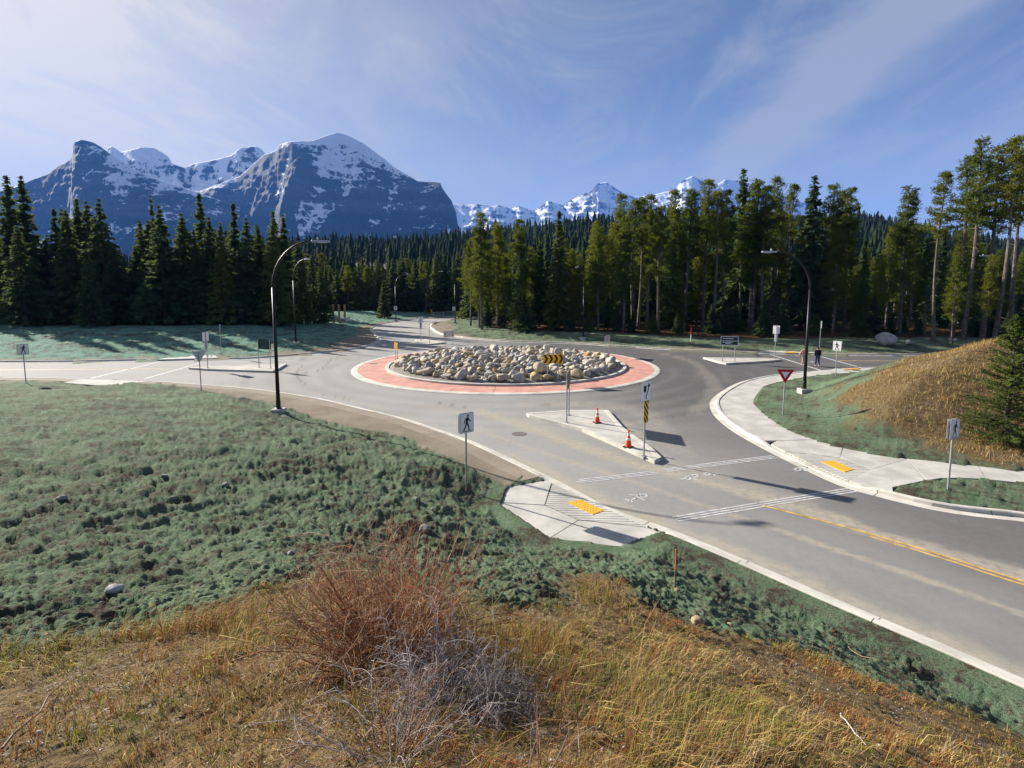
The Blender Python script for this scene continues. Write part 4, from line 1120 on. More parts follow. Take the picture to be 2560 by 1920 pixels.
GL, GR, GM = 'conifers of the left stand', 'conifers of the right stand', 'conifers behind the far exit road'
by_top('spruce', 15, 438, 84, 'tallest dark spruce at the far left, leftmost of two spires', GL, var=1)
by_top('spruce', 52, 443, 86, 'tall dark spruce at far left, right one of two spires', GL, var=2)
by_top('spruce', 42, 566, 74, 'broad grey-green conifer in front of the two tall far-left spires', GL, wide=1.35, var=3)
by_top('spruce', 133, 520, 82, 'slim spruce, first top right of the two far-left spires', GL, var=0)
by_top('spruce', 152, 523, 88, 'spruce top close behind the first slim one of the left stand', GL, var=4)
by_top('spruce', 190, 496, 84, 'tall spruce, left of three close tops in the left stand', GL, var=1)
by_top('spruce', 214, 504, 86, 'conifer in the middle of three close tops of the left stand', GL, var=3, wide=1.15)
by_top('spruce', 246, 498, 80, 'full rounded conifer, right of three close tops in the left stand', GL, var=3, wide=1.15)
by_top('spruce', 215, 624, 73, 'small lit spruce at the front edge of the left stand', GL, var=2, wide=1.1)
by_top('spruce', 350, 568, 82, 'short spruce between the rounded conifer and the broad pine on the left', GL, var=3)
by_top('spruce', 396, 515, 78, 'broad lit pine standing forward in the middle of the left stand', GL, var=3, wide=1.15)
by_top('open', 376, 487, 92, 'thin ragged treetop poking up behind the broad left pine', GL, var=0, wide=0.5)
by_top('spruce', 455, 545, 84, 'conifer just left of the tallest narrow spire in the left stand', GL, var=3, wide=1.15)
by_top('spruce', 497, 480, 86, 'tallest narrow dark spire in the middle of the left stand', GL, var=0)
by_top('spruce', 522, 545, 80, 'full conifer at the foot of the tallest left spire', GL, var=3, wide=1.15)
by_top('spruce', 550, 558, 78, 'spruce midway between the two narrow spires of the left stand', GL, var=2)
by_top('spruce', 582, 506, 88, 'second narrow spire of the left stand, right of the tallest', GL, var=0)
by_top('spruce', 614, 546, 80, 'rounded conifer right of the second narrow spire on the left', GL, var=3, wide=1.15)
by_top('spruce', 640, 560, 86, 'dark spruce behind the near lamp post', GL, var=1)
by_top('spruce', 682, 528, 92, 'tall dark spruce behind the curved arm of the near lamp, left one', GL, var=1, wide=1.15)
by_top('spruce', 707, 538, 93, 'tall dark spruce behind the curved arm of the near lamp, right one', GL, var=2)
by_top('spruce', 758, 650, 88, 'ragged lit spruce beside the second lamp post on the left', GL, var=2)
by_top('spruce', 800, 668, 92, 'lower spruce right of the second lamp post', GL, var=3)
by_top('spruce', 958, 702, 112, 'small lone spruce beside the far road, in front of dark trees', None, var=2, wide=1.25)
LEFT_FILL = 'dark conifer in the crowded rows of the left stand'
r_ = np.random.RandomState(77)
for k in range(92):
    x0 = r_.uniform(-98, -33); y0 = 80 + r_.uniform(0, 34) + max(0, (-40 - x0)) * -0.05
    if k < 40: x0 = -97 + k * 1.62 + r_.uniform(-1, 1); y0 = 78.5 + r_.uniform(0, 5)
    tree('spruce', x0, y0, r_.uniform(8.5, 16.5), LEFT_FILL, GL, wide=r_.uniform(1.15, 1.6), var=r_.choice([2, 3, 4]))
MID_FILL = 'dark conifer in the solid row behind the far exit road'
for k in range(78):
    row = k % 3; x0 = -62 + (k // 3) * 2.55 + r_.uniform(-1.0, 1.0); y0 = 130 + row * 9 + r_.uniform(-2, 3)
    if row == 0 and x0 > -2: continue
    tree('spruce' if r_.rand() < 0.75 else 'pine', x0 * (1 + 0.05 * row), y0, r_.uniform(10.5, 14.5), MID_FILL, GM, wide=r_.uniform(1.1, 1.5), var=r_.choice([2, 4, 3]), z=0.3)

for px, py, Y, kd, v, w, lab in [
    (1203, 535, 79, 'pine', 5, 1.15, 'tall olive pine at the left end of the right stand, beside the far road'),
    (1175, 600, 86, 'pine', 4, 1.0, 'shorter conifer behind the leftmost pine of the right stand'),
    (1245, 560, 84, 'pine', 4, 1.1, 'second pine from the left in the right stand'),
    (1300, 552, 80, 'pine', 2, 1.1, 'third pine from the left in the right stand'),
    (1350, 590, 82, 'spruce', 1, 0.9, 'narrow dark spruce standing left of the centre lamp post'),
    (1398, 525, 78, 'spruce', 0, 1.1, 'tall dark narrow conifer just left of the centre lamp post'),
    (1450, 640, 79, 'pine', 5, 1.1, 'low bushy conifer right behind the centre lamp post'),
    (1500, 570, 76, 'pine', 5, 1.1, 'yellow-green lit conifer right of the centre lamp post'),
    (1555, 490, 84, 'pine', 2, 1.0, 'pine with a thin top against the snowy peak'),
    (1565, 545, 74, 'pine', 5, 1.05, 'broad sunlit olive conifer before the pale bare trunks'),
    (1590, 505, 76, 'pine', 3, 0.95, 'pine with a pale bare trunk, left of a close pair'),
    (1602, 500, 77, 'pine', 3, 0.95, 'pine with a pale bare trunk, right of a close pair'),
    (1625, 492, 79, 'pine', 2, 1.0, 'slim pine just right of the pale trunk pair'),
    (1655, 520, 74, 'pine', 2, 1.0, 'leafy pine midway along the right stand'),
    (1685, 480, 82, 'pine', 2, 1.0, 'pine top left of the snowy saddle'),
    (1722, 478, 80, 'pine', 0, 1.1, 'pine top in front of the second snowy peak'),
    (1770, 455, 82, 'pine', 2, 1.0, 'tall thin pine top right of the second snowy peak'),
    (1795, 482, 78, 'pine', 3, 1.0, 'bare-stemmed pine left of the highest spruce'),
    (1822, 480, 80, 'pine', 2, 0.9, 'pine just left of the highest spruce top'),
    (1860, 422, 84, 'spruce', 1, 1.05, 'highest dark spruce top in the middle of the right stand'),
    (1892, 455, 80, 'pine', 0, 1.15, 'rounded pine right of the highest spruce top'),
    (1922, 470, 78, 'pine', 2, 1.0, 'pine behind the luminaire of the right lamp post'),
    (1940, 448, 84, 'pine', 2, 0.9, 'small pine crown above the right lamp luminaire'),
    (1985, 466, 86, 'pine', 3, 0.8, 'thin pine top left of the right lamp post'),
    (2038, 438, 78, 'spruce', 1, 1.15, 'open tall conifer behind the right lamp post'),
    (2082, 466, 80, 'pine', 2, 1.0, 'pine right of the open tall conifer'),
    (2107, 480, 82, 'pine', 0, 0.9, 'small pine crown right of the lamp, left of two'),
    (2132, 474, 80, 'pine', 2, 0.9, 'small pine crown right of the lamp, right of two'),
    (2100, 560, 72, 'pine', 5, 1.0, 'dark leafy conifer behind the right crosswalk'),
    (2166, 600, 74, 'spruce', 0, 0.9, 'small orange-green young spruce in the gap of the right stand'),
    (2205, 640, 70, 'pine', 5, 0.9, 'yellow-lit low conifer in the gap of the right stand'),
    (2276, 472, 70, 'pine', 4, 1.0, 'single pine standing right of the gap above the big boulder'),
    (2330, 600, 68, 'pine', 5, 1.1, 'yellow-green lit conifer left of the bare tall trunks'),
    (2368, 436, 62, 'pine', 3, 0.88, 'first tall pine with a bare pale trunk above the mound'),
    (2418, 400, 68, 'pine', 3, 1.0, 'tall bare-trunked pine behind the tallest pair'),
    (2452, 354, 64, 'pine', 1, 0.88, 'tallest pine above the mound, clear against the sky'),
    (2498, 372, 66, 'pine', 1, 1.0, 'tall pine right of the tallest one above the mound'),
    (2532, 352, 62, 'pine', 3, 0.88, 'tall pine second from the right edge of the view'),
    (2575, 345, 66, 'pine', 1, 0.88, 'tall pine cut by the right edge of the view'),
    (2400, 620, 60, 'pine', 5, 0.9, 'bushy conifer among the tall bare trunks'),
    (2480, 640, 62, 'pine', 5, 0.9, 'dark bushy conifer under the tallest pines')]:
    by_top(kd, px, py, Y, lab, GR, var=v, wide=w)
RIGHT_FILL = 'olive conifer in the crowded rows of the right stand'
for k in range(92):
    x0 = -5 + (k % 46) * 1.85 + r_.uniform(-0.9, 0.9); y0 = (79 if k < 46 else 90) + r_.uniform(0, 9)
    if 46 < x0 < 56 and r_.rand() < 0.6: continue
    h = r_.uniform(11.0, 16.0) * (0.9 if x0 < 12 else 1.0) * (0.75 if 44 < x0 < 58 else 1.0)
    kd = 'pine' if r_.rand() < 0.72 else 'spruce'
    tree(kd, x0, y0, h, RIGHT_FILL, GR, wide=r_.uniform(0.9, 1.3), var=(r_.choice([2, 4, 5, 6, 6]) if kd == 'pine' else None))
for k in range(48):
    x0 = -8 + k * 2.2 + r_.uniform(-1, 1)
    tree('spruce', x0, 103 + r_.uniform(0, 8), r_.uniform(9.0, 14.0), RIGHT_FILL, GR, wide=r_.uniform(1.2, 1.6), var=r_.choice([2, 3]))
# young growth under the trees
UNDER = 'knee-high to man-high young conifer under the right stand'
for k in range(40):
    x0 = -4 + k * 2.1 + r_.uniform(-1, 1); y0 = float(np.interp(x0, [-6, 10, 30, 50, 80], [77, 72, 67, 66, 66])) + r_.uniform(0, 7)
    tree('spruce', x0, y0, r_.uniform(1.6, 5.0), UNDER, 'young conifers under the right stand', wide=r_.uniform(1.5, 2.2), name='young_spruce')
# the young spruce on the mound
NEAR = spruce_proto(900, width=0.30, levels=46, base=0.02, ragged=0.35, n_per=9)
def near_spruce():
    r2 = np.random.RandomState(5); C = []; D = []; S = []; W = []; br = MB()
    for k in range(58):
        z = 0.03 + 0.95 * k / 58; R = 0.35 * (1 - z) ** 0.9 * r2.uniform(0.75, 1.15) + 0.012
        for j in range(r2.randint(6, 9)):
            a = r2.uniform(0, 6.283); L = R * r2.uniform(0.7, 1.15); up0 = r2.uniform(-0.18, 0.18) + 0.55 * z
            tip = np.array([L * math.cos(a), L * math.sin(a), z + up0 * L]); b0 = np.array([0, 0, z])
            br.tube([b0, tip], [0.003, 0.0006], 3, cap=False)
            n = int(20 + 210 * L)
            for s in r2.uniform(0.15, 1.02, n):
                side = r2.choice([-1, 1]) * r2.uniform(0, 0.16) * L * (1.15 - s)
                p = b0 + (tip - b0) * s + np.array([-math.sin(a) * side, math.cos(a) * side, -abs(side) * 0.25]) + r2.normal(size=3) * 0.003
                C.append(p); D.append(np.array([math.cos(a), math.sin(a), 0.25]) * 0.8 + r2.normal(size=3) * 0.5); S.append(r2.uniform(0.014, 0.03)); W.append(r2.uniform(0.004, 0.008))
    V, F = cards(np.array(C), np.array(D), np.array(S), np.array(W), r2)
    br.tube([(0, 0, -0.03), (0, 0, 0.5), (0, 0, 0.99)], [0.02, 0.011, 0.001], 7)
    return npmesh('near_spruce_crown', V, Fq=F, mat=M_near), br.mesh('near_spruce_trunk', M_bark)
M_near = material('young_spruce_needles', foliage_nodes((0.040, 0.075, 0.018), (0.11, 0.15, 0.035), (0.15, 0.17, 0.035)), rough=0.8, spec=0.1)
SPR.append(near_spruce())
_b = spot(2512, 1112); _t = ray_at(2524, 782, _b.y)
tree('spruce', _b.x, _b.y, _t.z - _b.z, 'young bushy spruce on the dry grass mound at the right edge', None, var=5, wide=1.0)

# one label per crowded tree: counted from a landmark along its row
ORD = 'first second third fourth fifth sixth seventh eighth ninth tenth eleventh twelfth thirteenth fourteenth fifteenth sixteenth seventeenth eighteenth nineteenth twentieth'.split()
MARK = {GL: [(-9999, 'the left edge of the view'), (56, 'the far-left pedestrian sign'), (300, 'the rounded left conifer'), (500, 'the tallest left spire'), (690, 'the near lamp post'), (740, 'the second lamp post')],
        GM: [(-9999, 'the near lamp post'), (740, 'the second lamp post'), (848, 'the timber posts'), (960, 'the lone small spruce'), (1060, 'the far keep right sign'), (1138, 'the far right lamp')],
        GR: [(-9999, 'the far road bend'), (1300, 'the third pine'), (1458, 'the centre lamp post'), (1600, 'the pale trunk pair'), (1825, 'the green direction board'), (2025, 'the right lamp post'), (2214, 'the large grey boulder'), (2370, 'the first tall bare pine')]}
MARK['young conifers under the right stand'] = MARK[GR]
ROWS = {}
for o in [o for o in COL.objects if o.get('category') == 'tree' and o['label'] in (LEFT_FILL, MID_FILL, RIGHT_FILL, UNDER)]:
    px = 1280 + FPX * o.location.x / (o.location.y * math.cos(PITCH) + EYE * math.sin(PITCH)); g = o['group']; y = o.location.y
    row = ('front' if y < 84 else 'middle' if y < 97 else 'back') if g == GL else ('front' if y < 135.5 else 'middle' if y < 145 else 'back') if g == GM else ('front' if y < 88.5 else 'middle' if y < 101 else 'back')
    if g.startswith('young'): row = 'undergrowth'
    m = [k for k in range(len(MARK[g])) if MARK[g][k][0] <= px][-1]
    kd = 'pine' if o.name.startswith('pine') else 'spruce'
    ROWS.setdefault((g, row, m, kd), []).append((px, o))
for (g, row, m, kd), L in ROWS.items():
    L.sort(key=lambda q: q[0])
    for k, (px, o) in enumerate(L):
        where = {GL: 'row of the left stand', GM: 'row behind the exit road', GR: 'row of the right stand'}.get(g)
        o['label'] = ('%s %s right of %s, %s %s' % (ORD[min(k, 19)], kd, MARK[g][m][1], row, where)) if where else ('%s young spruce right of %s, under the right stand' % (ORD[min(k, 19)], MARK[g][m][1]))
print('trees', n_tree)
# ------------------------------------------------------------------ street furniture
M_galv = material('galvanised_steel', base=(0.36, 0.37, 0.37), var=0.2, vscale=6.0, rough=0.5, metal=0.55)
M_alu = material('sign_back_aluminium', base=(0.46, 0.47, 0.48), var=0.10, vscale=3.0, rough=0.5, metal=0.35)
M_white = material('white_sheeting', base=(0.72, 0.72, 0.72), var=0.05, rough=0.45)
M_black = material('black_sheeting', base=(0.012, 0.012, 0.014), var=0.2, rough=0.5)
M_ysign = material('yellow_sheeting', base=(0.78, 0.43, 0.012), var=0.08, rough=0.45)
M_rsign = material('red_sheeting', base=(0.42, 0.012, 0.018), var=0.1, rough=0.45)
M_gsign = material('dark_green_sheeting', base=(0.010, 0.040, 0.030), var=0.15, rough=0.45)
M_pole = material('black_pole_paint', base=(0.012, 0.012, 0.013), var=0.3, vscale=3.0, rough=0.45)
M_lum = material('grey_luminaire', base=(0.40, 0.42, 0.43), var=0.08, rough=0.4, metal=0.4)
M_timber = material('weathered_timber', base=(0.42, 0.215, 0.115), var=0.25, vscale=2.0, rough=0.85)
M_orange = material('cone_orange', base=(0.82, 0.075, 0.012), var=0.06, rough=0.5)
M_refl = material('reflective_white', base=(0.75, 0.72, 0.68), var=0.08, rough=0.4)
M_rubber = material('black_rubber', base=(0.02, 0.018, 0.017), var=0.3, rough=0.8)

XZ = Matrix(((1, 0, 0, 0), (0, 0, -1, 0), (0, 1, 0, 0), (0, 0, 0, 1)))      # outline x, y -> x, z; thickness towards the front (-y)
def rrect(w, h, r=0.04, cx=0, cz=0, n=4):
    out = []
    for sx, sz, a0 in ((1, -1, -90), (1, 1, 0), (-1, 1, 90), (-1, -1, 180)):
        for k in range(n + 1):
            a = math.radians(a0 + 90 * k / n); out.append((cx + sx * (w / 2 - r) + r * math.cos(a), cz + sz * (h / 2 - r) + r * math.sin(a)))
    return out
def bar(a, b_, w0, w1=None):
    a, b_ = np.array(a, float), np.array(b_, float); d = b_ - a; n = np.array([-d[1], d[0]]) / (np.hypot(*d) + 1e-9); w1 = w1 or w0
    return [tuple(a + n * w0 / 2), tuple(b_ + n * w1 / 2), tuple(b_ - n * w1 / 2), tuple(a - n * w0 / 2)]
def disc(cx, cz, r, n=14): return [(cx + r * math.cos(2 * math.pi * k / n), cz + r * math.sin(2 * math.pi * k / n)) for k in range(n)]
def plate(outline, name, mat, parent, y=0.0, t=0.004, z=0.0):
    mb = MB().prism([(p[0], p[1] + z) for p in outline], -y, -y + t, XZ); return mb.build(name, mat, parent)
def decals(polys, name, mat, parent, y=0.004, z=0.0, layer=0):
    mb = MB()
    for p in polys: mb.prism([(q[0], q[1] + z) for q in p], y + 0.001 + layer * 0.002, y + 0.0025 + layer * 0.002, XZ)
    o = mb.build(name, mat, parent)
    if len(polys) > 1: o['kind'] = 'stuff' if len(polys) > 12 else ''
    if o.get('kind') == '': del o['kind']
    return o
def sign_root(name, base, normal, label, group=None, cat='sign'):
    r = empty(name, base, math.atan2(normal[0], -normal[1])); return tag(r, label, cat, group)
def post(parent, h, x=0.0, y=0.045, r=0.032, foot=True, mat=None, z0=-0.15):
    MB().tube([(x, y, z0), (x, y, h)], r, 8).build('post', mat or M_galv, parent)
    if foot: MB().box((x, y, 0.012), (0.16, 0.16, 0.03)).build('base_plate', M_galv, parent)
WALKER = [bar((0.045, 0.20), (-0.005, -0.02), 0.105, 0.085), bar((0.02, 0.185), (-0.085, 0.09), 0.045), bar((-0.085, 0.095), (-0.105, -0.01), 0.038), bar((0.06, 0.175), (0.11, 0.075), 0.045), bar((0.105, 0.08), (0.185, 0.055), 0.036),
          bar((-0.015, 0.0), (-0.05, -0.14), 0.06), bar((-0.045, -0.13), (-0.135, -0.275), 0.048), bar((0.02, 0.0), (0.075, -0.13), 0.06), bar((0.075, -0.12), (0.105, -0.28), 0.048), disc(0.055, 0.262, 0.043), bar((-0.135, -0.275), (-0.10, -0.285), 0.035), bar((0.10, -0.278), (0.145, -0.282), 0.03)]
def ped_sign(base, normal, label, h=2.65, on_pole=False, s=1.0, flip=False, foot=False):
    r = sign_root('pedestrian_sign', base, normal, label, 'pedestrian crossing signs')
    if not on_pole: post(r, h - 0.03, foot=foot)
    zc = h - 0.375 * s
    pn = plate(rrect(0.6 * s, 0.75 * s, 0.04), 'panel', M_white, r, 0.0, 0.005, zc)
    b_ = plate(rrect(0.6 * s, 0.75 * s, 0.04), 'rear_panel', M_alu, r, 0.10, 0.005, zc)
    f = -1 if flip else 1
    decals([[(p[0] * f * s, p[1] * s) for p in q] for q in WALKER], 'walking_figure', M_black, pn, 0.005, zc)
    decals([bar((-0.21 * s, -0.312 * s), (0.21 * s, -0.312 * s), 0.018)], 'ground_bar', M_black, pn, 0.005, zc)
    w, hh, t = 0.57 * s, 0.72 * s, 0.012
    for nm, q in (('border', bar((-w / 2, hh / 2), (w / 2, hh / 2), t)), ('border', bar((-w / 2, -hh / 2), (w / 2, -hh / 2), t)), ('border', bar((-w / 2, -hh / 2 + t), (-w / 2, hh / 2 - t), t)), ('border', bar((w / 2, -hh / 2 + t), (w / 2, hh / 2 - t), t))):
        decals([q], nm, M_black, pn, 0.005, zc)
    return r
ped_sign(spot(1168, 1222), (0.60, -0.80), 'nearest pedestrian crossing sign, on the seeded slope beside the kerb ramp', 2.50, s=0.9)
ped_sign(spot(66, 962), (0.80, -0.60), 'pedestrian crossing sign at the far left edge beside the road', 2.75)
ped_sign(spot(2088, 943), (-0.80, -0.60), 'pedestrian crossing sign by the right sidewalk, near the two walkers', 2.68, flip=True)
ped_sign(spot(2373, 1233), (0.42, -0.90), 'pedestrian crossing sign in the grass island at the right, turned aside', 2.45, s=0.9)

def stripes(w, h, n, slope, th):
    out = []; base = rrect(w, h, 0.02)
    c0, c1 = np.array([1.0, slope]), None
    d = np.array([1.0, slope]); d /= np.hypot(*d); nn = np.array([-d[1], d[0]])
    for k in range(-n, n + 1):
        q = clip(clip(base, nn * (k * th * 2), nn), nn * (k * th * 2 + th), -nn)
        if len(q) > 2: out.append(q)
    return out
def keep_right(base, normal, label, front=True, h=3.05):
    r = sign_root('keep_right_sign', base, normal, label, 'keep right signs on the islands')
    post(r, h - 0.03)
    pn = plate(rrect(0.6, 0.75), 'panel', M_white, r, 0.0, 0.005, h - 0.375)
    if front:
        sh = [(-0.20, 0.22), (-0.02, 0.22), (-0.02, 0.05)] + [(-0.11 + 0.09 * math.cos(a), 0.05 - 0.10 * math.sin(a)) for a in np.linspace(0.2, math.pi - 0.2, 7)] + [(-0.20, 0.05)]
        decals([sh], 'island_symbol', M_black, pn, 0.005, h - 0.375)
        path = [(-0.02, -0.32), (-0.02, -0.20), (0.02, -0.10), (0.09, 0.0), (0.13, 0.08), (0.14, 0.20)]
        decals([bar(path[i], path[i + 1], 0.055) for i in range(len(path) - 1)], 'arrow_shaft', M_black, pn, 0.005, h - 0.375)
        decals([[(0.05, 0.17), (0.23, 0.17), (0.14, 0.34)]], 'arrow_head', M_black, pn, 0.005, h - 0.375)
        mk = plate(rrect(0.3, 0.9, 0.02), 'hazard_marker', M_ysign, r, 0.0, 0.005, h - 0.75 - 0.46)
        decals(stripes(0.3, 0.9, 12, -1.25, 0.075), 'black_stripes', M_black, mk, 0.005, h - 0.75 - 0.46)
    else:
        plate(rrect(0.3, 0.7, 0.02), 'hazard_marker', M_alu, r, 0.0, 0.005, h - 0.75 - 0.36)
    return r
keep_right(spot(1612, 1141, z0=0.142), (0.66, -0.75), 'keep right sign over a yellow and black striped marker on the coned island')
keep_right(spot(518.5, 919.5, z0=0.142), (-0.94, 0.34), 'grey-backed tall sign on the left island', False, 3.0)
keep_right(spot(1052.6, 852, z0=0.142), (-0.25, 0.97), 'grey-backed tall sign on the far back island', False, 3.0)
keep_right(spot(1937, 901, z0=0.142), (0.75, 0.66), 'pale-backed tall sign at the tip of the right island', False, 3.2)

def yield_sign(base, normal, label, h=2.55, s=0.9, front=True):
    r = sign_root('yield_sign', base, normal, label, 'yield signs')
    post(r, h - 0.05, foot=False)
    hh = s * 0.866; tri = lambda k: [(-s / 2 * k, hh * (2 / 3 - 1 + 1) / 1 * 0 + hh * k / 3), (s / 2 * k, hh * k / 3), (0, -2 * hh * k / 3)]
    zc = h - hh / 3
    pn = plate(tri(1.0), 'panel', M_rsign, r, 0.0, 0.005, zc)
    decals([tri(0.46)], 'white_centre', M_white, pn, 0.005, zc)
    plate(tri(0.99), 'rear_panel', M_alu, r, 0.006, 0.004, zc)
    return r
yield_sign(spot(1958, 1038), (-0.20, -0.98), 'red and white yield sign on the green verge before the right lamp post', 2.4, s=0.85)
yield_sign(spot(503, 976), (-0.60, 0.80), 'yield sign seen from behind, beside the left road', 2.6)
yield_sign(spot(869, 835), (-0.30, 0.95), 'far yield sign seen from behind, on the teal bank by the bend', 2.3)

def chevron_sign(pa, pb, front, label, w=1.5, hp=0.65, top=2.12, n=4):
    c = (pa + pb) / 2; d = pb - pa; d.z = 0; half = d.length / 2
    ang = math.atan2(d.y, d.x)
    r = empty('chevron_sign', (c.x, c.y, 0.2), ang if front else ang + math.pi); tag(r, label, 'sign', 'chevron signs round the boulder bed')
    for sx in (-half, half): post(r, top - 0.22, x=sx, y=0.04, r=0.028)
    zc = top - 0.2 - hp / 2
    pn = plate(rrect(w, hp, 0.03), 'panel', M_ysign, r, 0.0, 0.005, zc)
    plate(rrect(w * 0.99, hp * 0.99, 0.03), 'rear_panel', M_alu, r, 0.006, 0.004, zc)
    pit = w / n
    decals([[(x0 + 0.03, hp * .46), (x0 + 0.19, hp * .46), (x0 + 0.19 + hp * .26, 0), (x0 + 0.19, -hp * .46), (x0 + 0.03, -hp * .46), (x0 + 0.03 + hp * .26, 0)] for x0 in [-w / 2 + pit * k + 0.01 for k in range(n)]], 'black_chevrons', M_black, pn, 0.005, zc)
    return r
V3 = lambda px, py, z: spot(px, py, z0=z)
chevron_sign(V3(1369, 953, 0.2), V3(1396, 952, 0.2), True, 'yellow sign with four black chevrons in front of the boulders')
a = V3(991, 912, 0.2); n_ = Vector((-0.90, -0.43, 0)); t_ = Vector((-n_.y, n_.x, 0))
chevron_sign(a - t_ * 0.35, a + t_ * 0.35, True, 'yellow chevron sign turned nearly edge-on at the left of the boulders', w=1.2, hp=0.62)
chevron_sign(V3(1511, 889, 0.2), V3(1522, 884.5, 0.2), False, 'chevron sign seen from its pale back at the right of the boulders')
chevron_sign(V3(1114, 873, 0.2), V3(1132, 871, 0.2), False, 'grey back of a chevron sign beyond the left side of the boulders')

def board_sign(name, pa, pb, front, label, w, z0, z1, mat, back, over=0.0, rows=None):
    c = (pa + pb) / 2; d = pb - pa; d.z = 0
    ang = math.atan2(d.y, d.x)
    r = empty(name, (c.x, c.y, c.z), ang if front else ang + math.pi); tag(r, label, 'sign')
    for sx in (-d.length / 2, d.length / 2): post(r, z1 - 0.02, x=sx, y=0.05, r=0.034)
    zc = (z0 + z1) / 2
    pn = plate(rrect(w, z1 - z0, 0.05), 'panel', mat, r, 0.0, 0.006, zc)
    plate(rrect(w * 0.995, (z1 - z0) * 0.99, 0.05), 'rear_panel', back, r, 0.007, 0.004, zc)
    if rows:
        H = z1 - z0; t = 0.05
        for q in (bar((-w / 2 + .02, H / 2 - t / 2), (w / 2 - .02, H / 2 - t / 2), t), bar((-w / 2 + .02, -H / 2 + t / 2), (w / 2 - .02, -H / 2 + t / 2), t), bar((-w / 2 + t / 2, -H / 2 + t), (-w / 2 + t / 2, H / 2 - t), t), bar((w / 2 - t / 2, -H / 2 + t), (w / 2 - t / 2, H / 2 - t), t), bar((-w / 2 + t, 0), (w / 2 - t, 0), t)):
            decals([q], 'border', M_white, pn, 0.006, zc)
        for zr, x0, x1 in rows: decals([bar((x0, zr), (x1, zr), 0.06)], 'text_line', M_white, pn, 0.006, zc)
        for zr in (0.205, -0.125): decals([[(-0.62, zr), (-0.50, zr + 0.05), (-0.42, zr + 0.02), (-0.42, zr - 0.02), (-0.50, zr - 0.05)]], 'arrow', M_white, pn, 0.006, zc)
    return r
board_sign('direction_sign', V3(1806.3, 902.5, 0.142), V3(1837, 903.5, 0.142), True, 'dark green direction board with two white-framed rows on the right island', 1.52, 1.45, 2.27, M_gsign, M_alu,
           rows=[(0.205, -0.35, 0.33), (-0.12, -0.36, 0.30), (-0.225, -0.36, 0.10)])
board_sign('direction_sign', V3(649, 918, 0.142), V3(678, 920, 0.142), False, 'dark green board seen from behind on the left island', 1.42, 1.55, 2.40, M_gsign, M_gsign)
board_sign('direction_sign', V3(1419, 1057, 0.142), V3(1424.5, 1038, 0.142), True, 'direction board seen edge-on beside the traffic cones', 1.75, 1.70, 2.52, M_gsign, M_alu)
def edge_sign(base, normal, label, h, w=0.6, hp=0.75, mat=None):
    r = sign_root('roadside_sign', base, normal, label); post(r, h - .02, foot=False)
    plate(rrect(w, hp), 'panel', mat or M_white, r, 0.0, 0.005, h - hp / 2); plate(rrect(w, hp), 'rear_panel', M_alu, r, 0.006, 0.004, h - hp / 2)
edge_sign(spot(554.6, 889), (0.88, 0.47), 'thin pale sign seen edge-on before the teal bank', 3.0)
edge_sign(spot(2050, 872), (0.93, -0.40), 'thin pale sign seen nearly edge-on behind the dark-coated walker', 2.9)
edge_sign(V3(1075, 860, 0.142), (0.985, 0.17), 'dark sign post seen edge-on on the far back island', 2.4, 0.7, 0.9, M_gsign)

# ------------------------------------------------------------------ lamps
def lamp(base, direction, label, h=9.6, reach=2.0, foot=0.28):
    t = empty('street_lamp', base, math.atan2(direction[1], direction[0])); tag(t, label, 'street lamp', 'curved street lamps')
    MB().box((0, 0, foot / 2 - 0.25), (0.62, 0.62, foot + 0.5)).build('footing', M_conc, t, bevel=0.02)
    MB().lathe([(0.17, foot), (0.17, foot + 0.03), (0.115, foot + 0.06), (0.115, foot + 0.42), (0.10, foot + 0.46), (0.001, foot + 0.46)], 14).build('base_cover', M_pole, t)
    hs = h - 2.3
    MB().tube([(0, 0, foot + 0.4), (0, 0, hs * 0.5), (0, 0, hs)], [0.098, 0.085, 0.068], 12).build('pole', M_pole, t, smooth=True)
    arc = [(reach * (1 - math.cos(a)) if a < math.pi / 2 else reach, 0, hs + 2.3 * math.sin(a)) for a in np.linspace(0, math.pi / 2, 14)]
    arc[-1] = (reach + 0.05, 0, h)
    MB().tube(arc, [0.066 - 0.030 * k / 13 for k in range(14)], 10).build('arm', M_pole, t, smooth=True)
    hd = MB().prism([(reach - 0.05, -0.07), (reach + 0.25, -0.15), (reach + 0.78, -0.12), (reach + 0.86, -0.05), (reach + 0.86, 0.05), (reach + 0.78, 0.12), (reach + 0.25, 0.15), (reach - 0.05, 0.07)], h - 0.05, h + 0.05).build('luminaire', M_lum, t, bevel=0.015)
    MB().lathe([(0.05, 0), (0.05, 0.10), (0.035, 0.13), (0.001, 0.13)], 10, (reach + 0.28, 0, h + 0.05)).build('photocell', M_lum, hd)
    MB().box((reach + 0.5, 0, h - 0.06), (0.34, 0.2, 0.02)).build('lens', M_white, hd)
    return t
def ground_at(px, py, dz=0.0): p = spot(px, py); return Vector((p.x, p.y, p.z + dz))
lamp(ground_at(697, 1036), (1.0, 0.08), 'nearest black street lamp, on the green slope at the left', 8.75)
lamp(ground_at(740, 861), (1.0, -0.55), 'black street lamp on the teal bank behind the left road', 9.5)
lamp(ground_at(1458, 849), (-0.5, -1.0), 'black street lamp in front of the right stand, behind the boulder bed', 8.9)
lamp(ground_at(2010, 984), (-1.0, 0.0), 'black street lamp on the right verge beside the dry mound', 8.7, 2.2)
lamp(Vector((50.5, 62.0, gz(50.5, 62.0))), (1.0, -0.2), 'black street lamp half hidden behind the dry mound', 9.6)
l6 = lamp(ground_at(1138, 809), (-1.0, -0.1), 'far black street lamp right of the exit road', 9.3)
